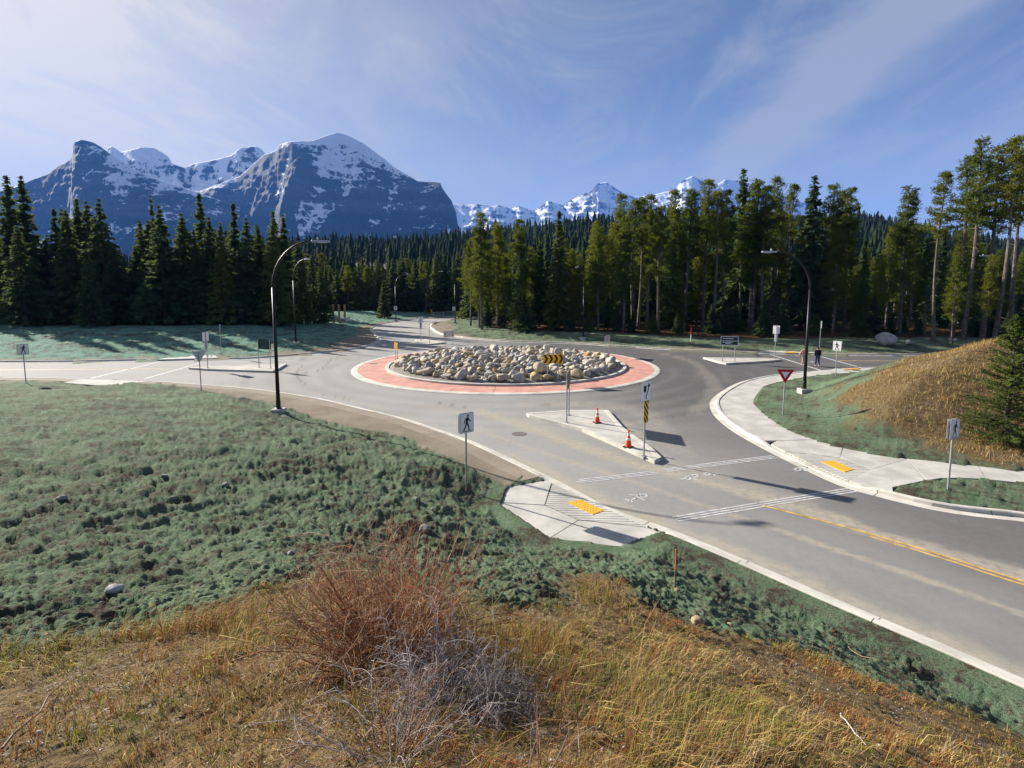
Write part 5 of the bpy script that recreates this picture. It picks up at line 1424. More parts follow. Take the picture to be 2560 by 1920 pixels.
l7 = lamp(ground_at(990, 803), (1.0, 0.2), 'far black street lamp left of the exit road', 9.0)
p = l7.location; ped_sign(Vector((p.x - 0.02, p.y - 0.14, p.z)), (0, -1), 'tiny pedestrian sign fixed to the far left lamp post', 2.9, on_pole=True)
p = l6.location; ped_sign(Vector((p.x - 0.22, p.y - 0.14, p.z)), (-0.5, -0.86), 'tiny pedestrian sign fixed to the far right lamp post', 3.0, on_pole=True)

# ------------------------------------------------------------------ cones
def cone(base, label, rz):
    t = empty('traffic_cone', base, rz); tag(t, label, 'traffic cone', 'orange traffic cones')
    MB().box((0, 0, 0.02), (0.37, 0.37, 0.04)).build('base', M_rubber, t, bevel=0.012)
    R = lambda z: 0.135 - 0.105 * (z - 0.04) / 0.66
    b_ = MB().lathe([(R(0.04), 0.04), (R(0.70), 0.70), (R(0.70) * .6, 0.71), (0.001, 0.71)], 20).build('cone_body', M_orange, t, smooth=False)
    for z0, z1 in ((0.32, 0.42), (0.50, 0.62)):
        MB().lathe([(R(z0) + .003, z0), (R(z1) + .003, z1)], 20).build('reflective_collar', M_refl, b_)
    MB().lathe([(0.03, 0.66), (0.045, 0.70), (0.045, 0.745), (0.02, 0.765), (0.001, 0.765)], 14).build('handle_knob', M_orange, b_)
cone(V3(1493, 1057, 0.142), 'orange traffic cone farther from the viewer, beside the edge-on board', 0.3)
cone(V3(1571, 1118, 0.142), 'orange traffic cone nearer the viewer, beside the striped marker', 0.8)

# ------------------------------------------------------------------ timber posts, stakes, railing and odds and ends at the back
for k, (px, py, pt) in enumerate(((834, 808, 762), (848.5, 808, 762), (862.5, 806, 761))):
    b_ = spot(px, py); h = ray_at(px - 2, pt, b_.y).z - b_.z
    o = MB().box((0, 0, h / 2 - 0.2), (0.36, 0.36, h + 0.4)).build('timber_post', M_timber, None, b_, 0.3, bevel=0.03)
    tag(o, ('left', 'middle', 'right')[k] + 'most of three tall tan timber posts at the forest edge' if k != 1 else 'middle of three tall tan timber posts at the forest edge', 'post', 'tall timber posts')
for k, (px, py) in enumerate(((760, 812), (780, 810))):
    b_ = spot(px, py); t = empty('marker_post', b_); tag(t, ('left' if k == 0 else 'right') + ' of two short white marker posts at the left forest edge', 'post', 'white marker posts')
    MB().tube([(0, 0, -0.2), (0.02, 0, 1.2)], 0.10, 6).build('shaft', M_white, t); MB().tube([(0.02, 0, 1.2), (0.02, 0, 1.32)], 0.10, 6).build('cap', M_black, t)
rail = empty('bridge_railing', (0, 0, 0)); tag(rail, 'pale metal railing of the far bridge at the end of the road', 'railing')
ra = spot(1083, 793, z0=0.1); rb = Vector((2.0, 127.5, 0.1)); L = (rb - ra)
for k in range(10): q = ra + L * k / 9; MB().box((q.x, q.y, 0.6), (0.14, 0.14, 1.25)).build('rail_post', M_galv, rail)
for z in (0.22, 1.16): MB().tube([(ra.x, ra.y, z), (rb.x, rb.y, z)], 0.06, 6).build('rail', M_galv, rail)
mb = MB()
for k in range(110): q = ra + L * (k + .5) / 110; mb.box((q.x, q.y, 0.69), (0.03, 0.03, 0.9))
mb.build('balusters', M_galv, rail)['kind'] = 'stuff'
for px, py, pt, lab in ((1078.7, 793, 773.6, 'small yellow marker left of the bridge railing'), (1160, 790, 769.5, 'small yellow marker in front of the bridge railing')):
    b_ = spot(px, py, z0=0.1); h = ray_at(px, pt, b_.y).z - 0.1
    r = sign_root('marker_sign', b_, (0, -1), lab, 'yellow bridge markers'); post(r, h, foot=False)
    pn = plate(rrect(0.34, 0.9, 0.02), 'panel', M_ysign, r, 0, 0.005, h - 0.45); decals(stripes(0.34, 0.9, 12, 1.2, 0.08), 'black_stripes', M_black, pn, 0.005, h - 0.45)
M_heap = material('pale_gravel', base=(0.34, 0.34, 0.34), var=0.25, vscale=2.0, rough=0.95, bump=0.5, bscale=10)
b_ = spot(1166, 799, z0=0.05)
bm_h = boulder_mesh(71, 3, (4.2, 2.2, 1.9), 0.35, 0.3, M_heap)
tag(link('gravel_heap', bm_h, None, (b_.x, b_.y + 1.5, 0.15)), 'grey gravel heap at the bend before the bridge', 'gravel heap')
M_board = material('orange_board', base=(0.62, 0.16, 0.035), var=0.2, rough=0.6)
b_ = spot(1196, 803, z0=0.1); t = empty('barricade', b_, 0.25); tag(t, 'orange and white barricade beside the right stand at the bend', 'barricade')
for x in (-0.9, 0.0, 0.9): MB().box((x, 0, 0.55), (0.10, 0.10, 1.3)).build('upright', M_white, t)
for z, m in ((0.35, M_board), (0.72, M_white), (1.02, M_board)): MB().box((0, -0.08, z), (2.1, 0.04, 0.22)).build('board', m, t)
def stake(px, py, pt, r, mats, label, split=0.5):
    b_ = spot(px, py); h = ray_at(px, pt, b_.y).z - b_.z
    t = empty('survey_stake', b_); tag(t, label, 'stake', 'survey stakes')
    MB().box((0, 0, h * split / 2 - 0.1), (r * 2, r * 1.2, h * split + 0.2)).build('shaft', mats[0], t)
    MB().box((0.004, 0, h * (1 + split) / 2), (r * 2.1, r * 1.3, h * (1 - split))).build('painted_top', mats[1], t)
M_stake = material('stake_wood', base=(0.20, 0.12, 0.07), var=0.3, rough=0.9)
stake(1687, 1478, 1374, 0.014, (M_stake, M_board), 'thin wooden stake with an orange top in the green strip below the ramp')
stake(1727, 856, 819, 0.05, (M_white, M_rsign), 'thin pale stake with a red top before the right stand')
stake(1147.5, 824, 814, 0.06, (M_white, M_white), 'short white stake on the green corner by the far lamp', 0.7)
stake(1204, 815, 803, 0.06, (M_white, M_white), 'short white stake beside the barricade', 0.7)
stake(2474, 1152, 1125, 0.02, (M_stake, M_stake), 'short brown stake at the foot of the dry mound', 0.6)

# ------------------------------------------------------------------ loose stones
M_lone = material('grey_stone', base=(0.17, 0.18, 0.15), var=0.3, vscale=3.0, rough=0.9, bump=0.4, bscale=14)
M_tan = material('tan_stone', base=(0.26, 0.195, 0.125), var=0.35, vscale=4.0, rough=0.9, bump=0.5, bscale=18)
def stone(px, py, wpx, label, mat=None, flatn=0.6, sink=0.12, seed=0):
    b_ = spot(px, py); w = wpx * math.hypot(b_.y, EYE - b_.z) / FPX
    me = boulder_mesh(300 + seed + int(px), 3, (1.0, 0.85, flatn), 0.25, 0.5, mat or M_lone)
    w *= 0.85 if w > 0.9 or mat else 0.68
    o = link('stone', me, None, (b_.x, b_.y, b_.z + w * (flatn * 0.5 - sink)), 0.4 * (px % 7)); o.scale = (w, w, w)
    return tag(o, label, 'stone', 'loose stones on the ground')
stone(2214, 865, 64, 'large grey boulder at the forest edge above the dry mound', M_heap, 0.80, 0.1)
stone(2275, 864, 32, 'smaller grey boulder right of the large one at the forest edge')
for px, py, w, lab, m in [
    (287, 1482, 48, 'flat pale stone on the seeded slope, brightest at lower left', M_heap),
    (433, 1261, 32, 'round pale stone on the seeded slope, above the centre left', None),
    (412, 1203, 30, 'round stone higher up the seeded slope', None),
    (157, 1266, 38, 'flat stone on the seeded slope far left', None),
    (565, 1226, 34, 'low stone at the right of the upper slope stones', None),
    (1042, 1262, 32, 'round stone on the seeded slope below the nearest crossing sign', None),
    (1062, 1330, 44, 'stone with a cast shadow on the slope above the red shrub', None),
    (1082, 1287, 20, 'small stone between the two stones near the shrub', None),
    (729, 1400, 34, 'round stone just above the left side of the red shrub', None),
    (803, 1286, 24, 'small stone on the middle of the seeded slope', None),
    (642, 1384, 26, 'dark small stone at the left of the shrub', None),
    (1742, 1568, 40, 'tan stone sunk in the bank where green meets dry grass', M_tan),
    (1825, 1570, 18, 'small tan stone right of the sunk one', M_tan),
    (1692, 1493, 18, 'small pale stone at the foot of the orange stake', M_tan),
    (1673, 1594, 14, 'pale pebble by the soil scar', M_tan),
    (1284, 1622, 16, 'tan stone in the dry grass right of the grey shrub', M_tan),
    (2197, 1862, 12, 'white pebble in the dry grass at lower right', M_heap),
    (1633, 1845, 20, 'flat tan stone in the dry grass at the bottom', M_tan),
    (98, 1857, 20, 'pale pebble at the bottom left', M_heap)]:
    stone(px, py, w, lab, m)

# ------------------------------------------------------------------ people
M_skin = material('skin', base=(0.45, 0.27, 0.19), var=0.05, rough=0.6)
M_navy = material('dark_jacket', base=(0.012, 0.012, 0.020), var=0.3, vscale=8, rough=0.85)
M_jean = material('blue_jeans', base=(0.03, 0.05, 0.12), var=0.3, vscale=12, rough=0.9)
M_pink = material('dusty_pink_coat', base=(0.50, 0.27, 0.21), var=0.12, vscale=8, rough=0.9)
M_pale = material('pale_trousers', base=(0.48, 0.33, 0.27), var=0.15, vscale=8, rough=0.9)
M_hair = material('dark_hair', base=(0.025, 0.017, 0.012), var=0.3, rough=0.7)
M_shoe = material('pale_shoes', base=(0.55, 0.53, 0.52), var=0.1, rough=0.7)
def skin_mesh(name, verts, edges, mat, sub=2):
    me = bpy.data.meshes.new(name); me.from_pydata([v[:3] for v in verts], edges, [])
    o = bpy.data.objects.new(name, me); COL.objects.link(o)
    o.modifiers.new('skin', 'SKIN'); s = o.modifiers.new('sub', 'SUBSURF'); s.levels = sub; s.render_levels = sub
    lay = me.skin_vertices[0].data
    for i, v in enumerate(verts):
        r = v[3]; lay[i].radius = (r, r) if not isinstance(r, tuple) else r
        lay[i].use_root = (i == 0)
    dg = bpy.context.evaluated_depsgraph_get(); out = bpy.data.meshes.new_from_object(o.evaluated_get(dg))
    bpy.data.objects.remove(o); out.name = name; out.materials.clear(); out.materials.append(mat); out.shade_smooth()
    return out
def person(base, heading, label, h, jacket, trousers, long_coat, stride, arms):
    """a walker seen from behind; +y is the walking direction"""
    t = empty('person', base, heading); tag(t, label, 'person')
    k = h / 1.72; S = lambda *p: (p[0] * k, p[1] * k, p[2] * k, tuple(q * k for q in p[3]) if isinstance(p[3], tuple) else p[3] * k)
    s = stride
    hipL, hipR = (-0.09, 0, 0.90), (0.09, 0, 0.90)
    kneeL, kneeR = (-0.10, 0.10 * s + 0.05, 0.48), (0.10, -0.06 * s + 0.03, 0.48)
    ankL, ankR = (-0.10, 0.22 * s, 0.09), (0.10, -0.30 * s, 0.11)
    toeL, toeR = (-0.11, 0.22 * s + 0.15, 0.035), (0.11, -0.30 * s + 0.15, 0.04)
    aL, aR = arms
    el = lambda sd, a: (sd * (0.27 + a[0]), a[1] * 0.5, 1.12)
    wr = lambda sd, a: (sd * (0.28 + a[0] * 2.2), a[1] + 0.06, 0.86)
    body = [S(0, 0, 0.97, (0.145, 0.10)), S(0, 0, 1.18, (0.145, 0.10)), S(0, -0.01, 1.38, (0.16, 0.10)), S(0, 0.0, 1.48, 0.055), S(0, 0.02, 1.56, 0.085), S(0, 0.025, 1.65, 0.088),
            S(*hipL, 0.09), S(*kneeL, 0.062), S(*ankL, 0.045), S(*toeL, 0.04), S(*hipR, 0.09), S(*kneeR, 0.062), S(*ankR, 0.045), S(*toeR, 0.04),
            S(-0.19, -0.01, 1.38, 0.06), S(*el(-1, aL), 0.042), S(*wr(-1, aL), 0.034), S(wr(-1, aL)[0], wr(-1, aL)[1] + .02, 0.76, 0.035),
            S(0.19, -0.01, 1.38, 0.06), S(*el(1, aR), 0.042), S(*wr(1, aR), 0.034), S(wr(1, aR)[0], wr(1, aR)[1] + .02, 0.76, 0.035)]
    E_ = [(0, 1), (1, 2), (2, 3), (3, 4), (4, 5), (0, 6), (6, 7), (7, 8), (8, 9), (0, 10), (10, 11), (11, 12), (12, 13), (2, 14), (14, 15), (15, 16), (16, 17), (2, 18), (18, 19), (19, 20), (20, 21)]
    bo = link('body', skin_mesh('body', body, E_, M_skin), t)
    low = 0.62 if long_coat else 0.86
    jk = [S(0, 0, low, (0.20, 0.15)), S(0, 0, 1.05, (0.185, 0.135)), S(0, -0.01, 1.36, (0.205, 0.135)), S(0, 0.0, 1.46, 0.085),
          S(-0.21, -0.01, 1.37, 0.085), S(*el(-1, aL), 0.068), S(*wr(-1, aL), 0.05), S(0.21, -0.01, 1.37, 0.085), S(*el(1, aR), 0.068), S(*wr(1, aR), 0.05)]
    link('jacket', skin_mesh('jacket', jk, [(0, 1), (1, 2), (2, 3), (2, 4), (4, 5), (5, 6), (2, 7), (7, 8), (8, 9)], jacket), t)
    tr = [S(0, 0, 0.94, (0.155, 0.115))] + [S(*hipL, 0.105), S(*kneeL, 0.082), S(ankL[0], ankL[1], ankL[2] + .03, 0.068), S(*hipR, 0.105), S(*kneeR, 0.082), S(ankR[0], ankR[1], ankR[2] + .03, 0.068)]
    link('trousers', skin_mesh('trousers', tr, [(0, 1), (1, 2), (2, 3), (0, 4), (4, 5), (5, 6)], trousers), t)
    link('hair', skin_mesh('hair', [S(0, -0.01, 1.53, 0.075), S(0, 0.0, 1.62, 0.108), S(0, 0.03, 1.69, 0.075)], [(0, 1), (1, 2)], jacket if not long_coat else M_hair), t)
    for an, to in ((ankL, toeL), (ankR, toeR)):
        link('shoe', skin_mesh('shoe', [S(an[0], an[1] - 0.03, an[2] - 0.03, 0.052), S(an[0], an[1] + 0.06, an[2] - 0.045, 0.05), S(to[0], to[1], to[2], 0.042)], [(0, 1), (1, 2)], M_shoe), t)
person(spot(2043, 915.5, z0=0.0), math.radians(-12), 'person in a dark hooded jacket and blue jeans walking away over the crosswalk', 1.70, M_navy, M_jean, False, 0.55, ((-0.045, 0.02), (-0.045, 0.06)))
person(spot(2010, 914, z0=0.0), math.radians(-20), 'person in a long dusty pink coat walking, half hidden by the lamp post', 1.66, M_pink, M_pale, True, 0.75, ((0.07, -0.05), (-0.03, 0.10)))
# ------------------------------------------------------------------ dry grass
def attr_nodes(rough_=0.8, trans=0.25):
    def f(N, b, out):
        c = N('ShaderNodeAttribute', out=0, attribute_name='col')
        N.t.links.new(c, b.inputs['Base Color'])
        tr = N('ShaderNodeBsdfTranslucent', {'Color': c})
        N.t.links.new(N('ShaderNodeMixShader', {0: trans, 1: b.outputs[0], 2: tr}), out.inputs[0])
    return f
M_grass = material('dry_grass', attr_nodes(), rough=0.75, spec=0.15)
M_twig = material('twigs', attr_nodes(trans=0.0), rough=0.8, spec=0.2)
PAL = np.array([(0.39, 0.265, 0.100), (0.28, 0.165, 0.060), (0.17, 0.175, 0.035), (0.23, 0.080, 0.022), (0.36, 0.28, 0.17), (0.50, 0.38, 0.17), (0.27, 0.25, 0.040), (0.090, 0.105, 0.022)])
def blades(name, P, H, Wd, lean, col, label, seed=1):
    """one bent, tapering blade per point"""
    r_ = np.random.RandomState(seed); n = len(P)
    a = r_.uniform(0, 6.283, n); side = np.stack([np.cos(a), np.sin(a), np.zeros(n)], 1) * (Wd / 2)[:, None]
    b_ = lean * H[:, None]
    up = np.array([0, 0, 1.0])
    p0 = P; p1 = P + b_ * 0.28 + up * (H * 0.55)[:, None]; tip = P + b_ + up * (H * np.clip(1.0 - 0.35 * np.linalg.norm(lean, axis=1), 0.25, 1))[:, None]
    V = np.stack([p0 - side, p0 + side, p1 + side * 0.8, p1 - side * 0.8, tip], 1).reshape(-1, 3)
    o = np.arange(n)[:, None] * 5
    me = npmesh(name, V, Fq=o + np.array([[0, 1, 2, 3]]), Ft=o + np.array([[3, 2, 4]]), mat=M_grass, attrs={'col': np.repeat(col, 5, axis=0)})
    return tag(link(name, me), label, 'grass', kind='stuff')

r_ = np.random.RandomState(5)
def polar_samples(n, r0, r1, k):
    u = r_.rand(n); r = (r0 ** k + u * (r1 ** k - r0 ** k)) ** (1 / k); a = np.radians(r_.uniform(-52, 56, n))
    return r * np.sin(a), r * np.cos(a)
# tufts first, then loose blades
tx, ty = polar_samples(7500, 1.2, 15.0, 1.05)
keep = dryness(tx, ty) > 0.35; tx, ty = tx[keep], ty[keep]
per = r_.randint(6, 20, len(tx)); bx_ = np.repeat(tx, per) + r_.normal(size=per.sum()) * 0.035; by_ = np.repeat(ty, per) + r_.normal(size=per.sum()) * 0.035
tid = np.repeat(np.arange(len(tx)), per)
lx, ly = polar_samples(46000, 1.2, 15.0, 1.25)
keep = dryness(lx, ly) > r_.uniform(0.25, 0.8, len(lx)); lx, ly = lx[keep], ly[keep]
X = np.concatenate([bx_, lx]); Y = np.concatenate([by_, ly])
Tn = np.concatenate([r_.rand(len(tx))[tid], r_.rand(len(lx))])
Th = np.concatenate([r_.uniform(0.5, 1.3, len(tx))[tid], r_.uniform(0.4, 1.0, len(lx))])
Z = terrain(X, Y) - 0.01
lush = smoothstep(0.45, 0.62, fbm(X * 0.55 + 4, Y * 0.55, 3, 201)) * smoothstep(2.6, 0.2, X)          # longer, greener grass on the left
gravel = smoothstep(0.52, 0.66, fbm(X * 0.8, Y * 0.8, 3, 207)) * smoothstep(-0.5, 1.5, X)
keep = r_.rand(len(X)) > gravel * 0.75
X, Y, Z, Tn, Th, lush = (v[keep] for v in (X, Y, Z, Tn, Th, lush))
n = len(X)
bare_ = smoothstep(0.47, 0.62, fbm(X * 1.3, Y * 1.3, 3, 231))
H = (0.055 + 0.105 * r_.rand(n)) * Th * (1 + 1.3 * lush) * (1 - 0.72 * bare_) * np.where(r_.rand(n) < 0.035, 2.2, 1.0)
wid = np.clip(0.0020 + 0.00075 * np.hypot(X, Y), 0.003, 0.010)
flow = np.stack([np.cos(fbm(X * .4, Y * .4, 2, 211) * 9), np.sin(fbm(X * .4, Y * .4, 2, 211) * 9)], 1) * 0.35 + np.array([0.25, 0.0])
lean = np.concatenate([flow + r_.normal(size=(n, 2)) * 0.45, np.zeros((n, 1))], 1)
pi_ = np.where(lush > 0.5, r_.choice(8, n, p=[.16, .10, .20, .08, .06, .08, .20, .12]), r_.choice(8, n, p=[.26, .22, .07, .12, .13, .11, .07, .02]))
tuftc = r_.choice(8, 9000, p=[.24, .22, .10, .14, .10, .08, .09, .03])[np.minimum((Tn * 8999).astype(int), 8999)]
pi_ = np.where(r_.rand(n) < 0.45, tuftc, pi_)
gp = fbm(X * 0.75 + 9, Y * 0.75, 3, 241); rp = fbm(X * 0.9 - 5, Y * 0.9, 3, 251)
pi_ = np.where((gp > 0.56) & (r_.rand(n) < 0.65), r_.choice([2, 6, 7], n), pi_); pi_ = np.where((rp > 0.60) & (r_.rand(n) < 0.55), r_.choice([1, 3], n), pi_)
col = PAL[pi_] * r_.uniform(0.7, 1.2, (n, 1))
blades('dry_grass', np.stack([X, Y, Z], 1), H, wid, lean, col, 'dry straw and rust coloured grass on the bank in the foreground')
print('blades', n)
# grass of the mound on the right
ax_ = r_.uniform(8, 62, 170000); ay_ = r_.uniform(12, 46, 170000)
keep = (dryness(ax_, ay_) > r_.uniform(0.3, 0.9, len(ax_))) & inside(ax_, ay_, EASTSIDE) & (ax_ / ay_ < 1.05)
X, Y = ax_[keep], ay_[keep]; n = len(X); Z = terrain(X, Y) - 0.01
tall = smoothstep(0.5, 0.7, fbm(X * .5, Y * .5, 3, 221))
H = (0.08 + 0.09 * r_.rand(n)) * (1 + 1.3 * tall)
col = PAL[r_.choice(8, n, p=[.40, .20, .06, .05, .06, .13, .09, .01])] * r_.uniform(0.8, 1.25, (n, 1))
blades('mound_grass', np.stack([X, Y, Z], 1), H, np.full(n, 0.018), np.concatenate([r_.normal(size=(n, 2)) * 0.4, np.zeros((n, 1))], 1), col, 'golden brown dry grass covering the mound on the right', 2)
# pebbles among the grass
px_, py_ = polar_samples(5200, 1.2, 13.0, 1.3)
keep = (dryness(px_, py_) > 0.5) & (r_.rand(len(px_)) < smoothstep(0.42, 0.62, fbm(px_ * 0.8, py_ * 0.8, 3, 207)) * 0.7 + 0.03)
px_, py_ = px_[keep], py_[keep]; pz_ = terrain(px_, py_); n = len(px_)
s = r_.uniform(0.005, 0.015, n); octa = np.array([(1, 0, 0), (0, 1, 0), (-1, 0, 0), (0, -1, 0), (0, 0, .7), (0, 0, -.7)])
V = (np.stack([px_, py_, pz_ + s * 0.3], 1)[:, None] + octa[None] * s[:, None, None] * r_.uniform(0.6, 1.3, (n, 6, 1))).reshape(-1, 3)
T = np.array([(0, 1, 4), (1, 2, 4), (2, 3, 4), (3, 0, 4), (1, 0, 5), (2, 1, 5), (3, 2, 5), (0, 3, 5)])
colp = np.array([(0.34, 0.32, 0.29), (0.24, 0.22, 0.19), (0.33, 0.27, 0.20), (0.44, 0.42, 0.38)])[r_.randint(0, 4, n)]
tag(link('pebbles', npmesh('pebbles', V, Ft=(np.arange(n)[:, None, None] * 6 + T[None]).reshape(-1, 3), mat=M_twig, attrs={'col': np.repeat(colp, 6, axis=0)})), 'pale pebbles strewn in the dry grass', 'pebbles', kind='stuff')

# clods lying on the seeded slopes
px_, py_ = polar_samples(15000, 3.0, 34.0, 0.95)
keep = (dryness(px_, py_) < 0.4) & inside(px_, py_, NEARSIDE) & (dist_poly(px_, py_, near_c) > 0.5) & (~inside(px_, py_, PADNEAR)) & (~inside(px_, py_, VERGE))
px_, py_ = px_[keep], py_[keep]; pz_ = terrain(px_, py_); n = len(px_)
s = r_.uniform(0.006, 0.018, n) * (0.5 + 0.04 * np.hypot(px_, py_))
V = (np.stack([px_, py_, pz_ + s * 0.25], 1)[:, None] + octa[None] * np.array([1.3, 1.1, 0.7]) * s[:, None, None] * r_.uniform(0.5, 1.35, (n, 6, 1))).reshape(-1, 3)
def clod_nodes(N, b, out):
    pos = N('ShaderNodeNewGeometry', out=0)
    n2 = N.noise(pos, 3.1, 5.0, 0.65); n3 = N.noise(pos, 30.0, 3.0, 0.7)
    c = N.mix(N.ramp(N.math('ADD', N.math('MULTIPLY', n2, 0.6), N.math('MULTIPLY', n3, 0.4)), 0.42, 0.58), (0.20, 0.265, 0.165), (0.065, 0.055, 0.040))
    N.t.links.new(c, b.inputs['Base Color'])
M_clod = material('seeded_clods', clod_nodes, rough=0.95, spec=0.1)
tag(link('soil_clods', npmesh('soil_clods', V, Ft=(np.arange(n)[:, None, None] * 6 + T[None]).reshape(-1, 3), mat=M_clod)), 'small soil clods scattered over the green seeded slope', 'soil clods', kind='stuff')

# ------------------------------------------------------------------ shrubs and stalks
def thin_tubes(paths, radii, cols):
    """many three-sided tapering tubes as one mesh"""
    V = []; F = []; C = []; o = 0
    for p, (ra, rb), c in zip(paths, radii, cols):
        p = np.asarray(p, float); m = len(p); t = np.gradient(p, axis=0); t /= np.linalg.norm(t, axis=1)[:, None] + 1e-9
        u = np.cross(t, np.array([0.31, 0.87, 0.38])); u /= np.linalg.norm(u, axis=1)[:, None] + 1e-9; w = np.cross(t, u)
        r = np.linspace(ra, rb, m)[:, None]
        for k in range(3):
            a = 2 * math.pi * k / 3; V.append(p + (u * math.cos(a) + w * math.sin(a)) * r)
        I = o + np.arange(m)
        for k in range(3):
            a0 = I + k * m; a1 = I + ((k + 1) % 3) * m
            F.append(np.stack([a0[:-1], a1[:-1], a1[1:], a0[1:]], 1))
        C.append(np.tile(c, (3 * m, 1))); o += 3 * m
    return np.vstack(V), np.vstack(F), np.vstack(C)
def arc(p, d, L, curl, droop, m=5, r_=r_):
    d = d / np.linalg.norm(d); out = [p]; side = r_.normal(size=3) * curl
    for k in range(m - 1):
        d = d + side / m + np.array([0, 0, -droop / m]); d /= np.linalg.norm(d); out.append(out[-1] + d * L / (m - 1))
    return np.array(out)
def shrub(base, n_stem, H, spread, cols, label, curl, droop, tw, seed, rad=0.0042, leaf=None):
    r2 = np.random.RandomState(seed); t = empty('shrub', base); tag(t, label, 'shrub')
    sp, sr, sc_, tp, trd, tc = [], [], [], [], [], []
    for k in range(n_stem):
        a = r2.uniform(0, 6.283); e = r2.uniform(0.05, 1.0) ** 0.8 * spread
        d = np.array([math.cos(a) * e, math.sin(a) * e, 1.0]); p0 = np.array([math.cos(a), math.sin(a), 0]) * r2.uniform(0, 0.16) + np.array([0, 0, -0.06])
        L = H * r2.uniform(0.6, 1.15); st = arc(p0, d, L, curl * 0.5, droop, 7, r2)
        c = np.array(cols[r2.randint(len(cols))]) * r2.uniform(0.7, 1.2)
        sp.append(st); sr.append((rad * r2.uniform(0.7, 1.1), rad * 0.35)); sc_.append(c)
        for j in range(r2.randint(tw[0], tw[1])):
            i = r2.randint(1, 6); q = st[i] + (st[min(i + 1, 6)] - st[i]) * r2.rand()
            dd = (st[min(i + 1, 6)] - st[i - 1]); dd = dd / np.linalg.norm(dd) + r2.normal(size=3) * 0.75
            tl = L * r2.uniform(0.15, 0.42); tws = arc(q, dd, tl, curl, droop * 0.6, 5, r2)
            cc = np.array(cols[r2.randint(len(cols))]) * r2.uniform(0.7, 1.25)
            tp.append(tws); trd.append((rad * 0.45, rad * 0.16)); tc.append(cc)
            for m in range(r2.randint(1, 4)):
                i2 = r2.randint(1, 4); d2 = tws[i2 + 1] - tws[i2]; d2 = d2 / (np.linalg.norm(d2) + 1e-9) + r2.normal(size=3) * 0.8
                tp.append(arc(tws[i2], d2, tl * r2.uniform(0.25, 0.6), curl * 1.3, droop * 0.4, 4, r2)); trd.append((rad * 0.28, rad * 0.12)); tc.append(cc)
    V, F, C = thin_tubes(sp, sr, sc_); o = link('stems', npmesh('stems', V, Fq=F, mat=M_twig, attrs={'col': C}), t); o['kind'] = 'stuff'
    V, F, C = thin_tubes(tp, trd, tc); o = link('twigs', npmesh('twigs', V, Fq=F, mat=M_twig, attrs={'col': C}), t); o['kind'] = 'stuff'
    if leaf:
        n = leaf[0]; ii = r2.randint(0, len(tp), n); P_ = np.array([tp[i][r2.randint(len(tp[i]))] for i in ii])
        V, F = cards(P_, r2.normal(size=(n, 3)), r2.uniform(0.015, 0.035, n), r2.uniform(0.008, 0.016, n), r2)
        cl = np.array(leaf[1])[r2.randint(0, len(leaf[1]), n)]
        o = link('leaves', npmesh('leaves', V, Fq=F, mat=M_grass, attrs={'col': np.repeat(cl, 4, axis=0)}), t); o['kind'] = 'stuff'
    return t
RUST = [(0.33, 0.135, 0.055), (0.26, 0.10, 0.045), (0.42, 0.24, 0.13), (0.40, 0.30, 0.22), (0.20, 0.085, 0.045)]
ASH = [(0.34, 0.31, 0.31), (0.42, 0.38, 0.37), (0.24, 0.215, 0.22), (0.30, 0.23, 0.19)]
shrub(spot(965, 1665), 170, 1.00, 1.12, RUST, 'large leafless red-brown shrub in the middle of the foreground', 0.6, 0.30, (11, 17), 11, 0.0056, (90, [(0.50, 0.085, 0.02), (0.45, 0.16, 0.03), (0.42, 0.33, 0.05)]))
shrub(spot(1125, 1785), 120, 0.60, 1.6, ASH, 'dead grey tangled shrub right of the red-brown one', 1.6, 1.5, (11, 18), 12, 0.0040)
shrub(spot(985, 1900), 60, 0.50, 1.3, RUST + ASH, 'low brown twiggy shrub at the bottom centre', 0.9, 0.8, (6, 11), 13, 0.0032)
shrub(spot(1345, 1905), 9, 0.42, 0.8, RUST + ASH, 'sparse low twigs at the bottom right of the grey shrub', 0.6, 0.4, (3, 6), 16, 0.0028)
def stalk(px, py, pyt, lab, stem_c, leaf_c, seed, n_leaf=14, branch=0, spread=0.1):
    r2 = np.random.RandomState(seed); b_ = spot(px, py); h = (ray_at(px, pyt, b_.y).z - b_.z)
    t = empty('weed_stalk', b_); tag(t, lab, 'weed', 'dried weed stalks')
    main = arc(np.array([0, 0, -0.04]), np.array([r2.uniform(-.15, .15), 0, 1.0]), h, 0.25, 0.0, 7, r2)
    ps = [main]; rs = [(0.0038, 0.0013)]
    for k in range(branch):
        i = r2.randint(2, 6); ps.append(arc(main[i], np.array([r2.uniform(-1, 1), r2.uniform(-1, 1), 0.7]), h * r2.uniform(0.2, 0.5), 0.4, 0.0, 5, r2)); rs.append((0.0022, 0.0008))
    V, F, C = thin_tubes(ps, rs, [stem_c] * len(ps)); o = link('stem', npmesh('stem', V, Fq=F, mat=M_twig, attrs={'col': C}), t)
    if len(ps) > 1: o['kind'] = 'stuff'
    if n_leaf:
        P_ = np.array([main[r2.randint(2, 7)] + r2.normal(size=3) * spread * 0.3 for _ in range(n_leaf)])
        V, F = cards(P_, r2.normal(size=(n_leaf, 3)) + np.array([0, 0, .4]), r2.uniform(0.025, 0.06, n_leaf), r2.uniform(0.008, 0.018, n_leaf), r2)
        cl = np.array(leaf_c)[r2.randint(0, len(leaf_c), n_leaf)]
        link('leaves', npmesh('leaves', V, Fq=F, mat=M_grass, attrs={'col': np.repeat(cl, 4, axis=0)}), t)['kind'] = 'stuff'
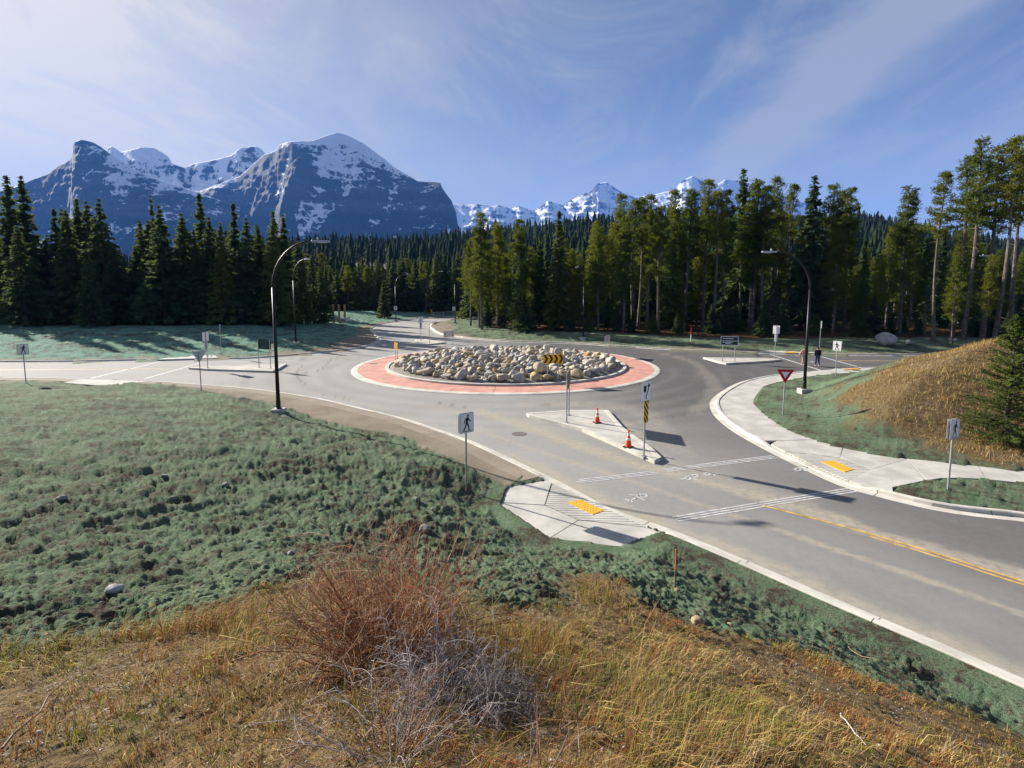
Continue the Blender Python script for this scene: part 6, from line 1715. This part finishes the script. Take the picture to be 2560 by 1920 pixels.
OR = [(0.45, 0.13, 0.03), (0.40, 0.22, 0.05), (0.34, 0.07, 0.03)]; YL = [(0.50, 0.42, 0.06), (0.38, 0.36, 0.07), (0.30, 0.34, 0.09)]
stalk(415, 1630, 1490, 'upright reddish weed stalk in front of the green slope at left', (0.30, 0.13, 0.05), OR, 31, 18, 3)
stalk(215, 1655, 1535, 'forked grey-brown twig plant at the far left foreground', (0.16, 0.11, 0.085), OR, 32, 3, 7)
stalk(160, 1640, 1545, 'leaning brown weed left of the forked twig plant', (0.22, 0.13, 0.06), OR, 33, 8, 3)
stalk(245, 1815, 1745, 'low weed with bright yellow leaves at lower left', (0.30, 0.24, 0.08), YL, 34, 16, 2, 0.25)
stalk(515, 1720, 1640, 'pale yellow-green weed left of the red shrub', (0.26, 0.22, 0.07), YL, 35, 20, 2, 0.25)
stalk(2063, 1690, 1572, 'dark red spike weed on the right bank', (0.30, 0.08, 0.04), OR, 36, 26, 0, 0.05)
stalk(2040, 1700, 1625, 'yellow leafy weed beside the red spike', (0.30, 0.24, 0.08), YL, 37, 22, 2, 0.2)
stalk(1572, 1560, 1505, 'small yellow-green weed near the soil scar', (0.28, 0.24, 0.08), YL, 38, 14, 2, 0.15)
stalk(2262, 1770, 1700, 'thin rust weed on the right bank', (0.30, 0.12, 0.05), OR, 39, 10, 1)
stalk(1450, 1890, 1760, 'pale upright dead stem at the bottom right of the shrubs', (0.48, 0.40, 0.32), OR, 40, 0, 1)
def stick(pa, pb, r, c, lab, seed):
    a, b_ = spot(*pa), spot(*pb); r2 = np.random.RandomState(seed)
    p = np.array([np.array(a) * (1 - t) + np.array(b_) * t for t in np.linspace(0, 1, 9)])
    p[:, 2] = terrain(p[:, 0], p[:, 1]) + 0.05; p += r2.normal(size=p.shape) * 0.008
    V, F, C = thin_tubes([p], [(r, r * 0.4)], [c])
    o = link('fallen_stick', npmesh('fallen_stick', V, Fq=F, mat=M_twig, attrs={'col': C})); tag(o, lab, 'stick', 'fallen sticks')
stick((5, 1905), (205, 1680), 0.010, (0.27, 0.20, 0.15), 'long grey-brown stick lying up the bank at lower left', 1)
stick((325, 1775), (430, 1650), 0.006, (0.20, 0.14, 0.10), 'short dark stick left of the yellow-green weed', 2)
stick((2098, 1800), (2165, 1875), 0.008, (0.55, 0.52, 0.48), 'bleached pale stick in the dry grass at lower right', 3)
stick((2120, 1625), (2190, 1665), 0.012, (0.42, 0.30, 0.18), 'tan root lying at the edge of the green strip', 4)
stick((1575, 1840), (1660, 1905), 0.004, (0.48, 0.36, 0.20), 'thin straw-coloured stick at the bottom', 5)
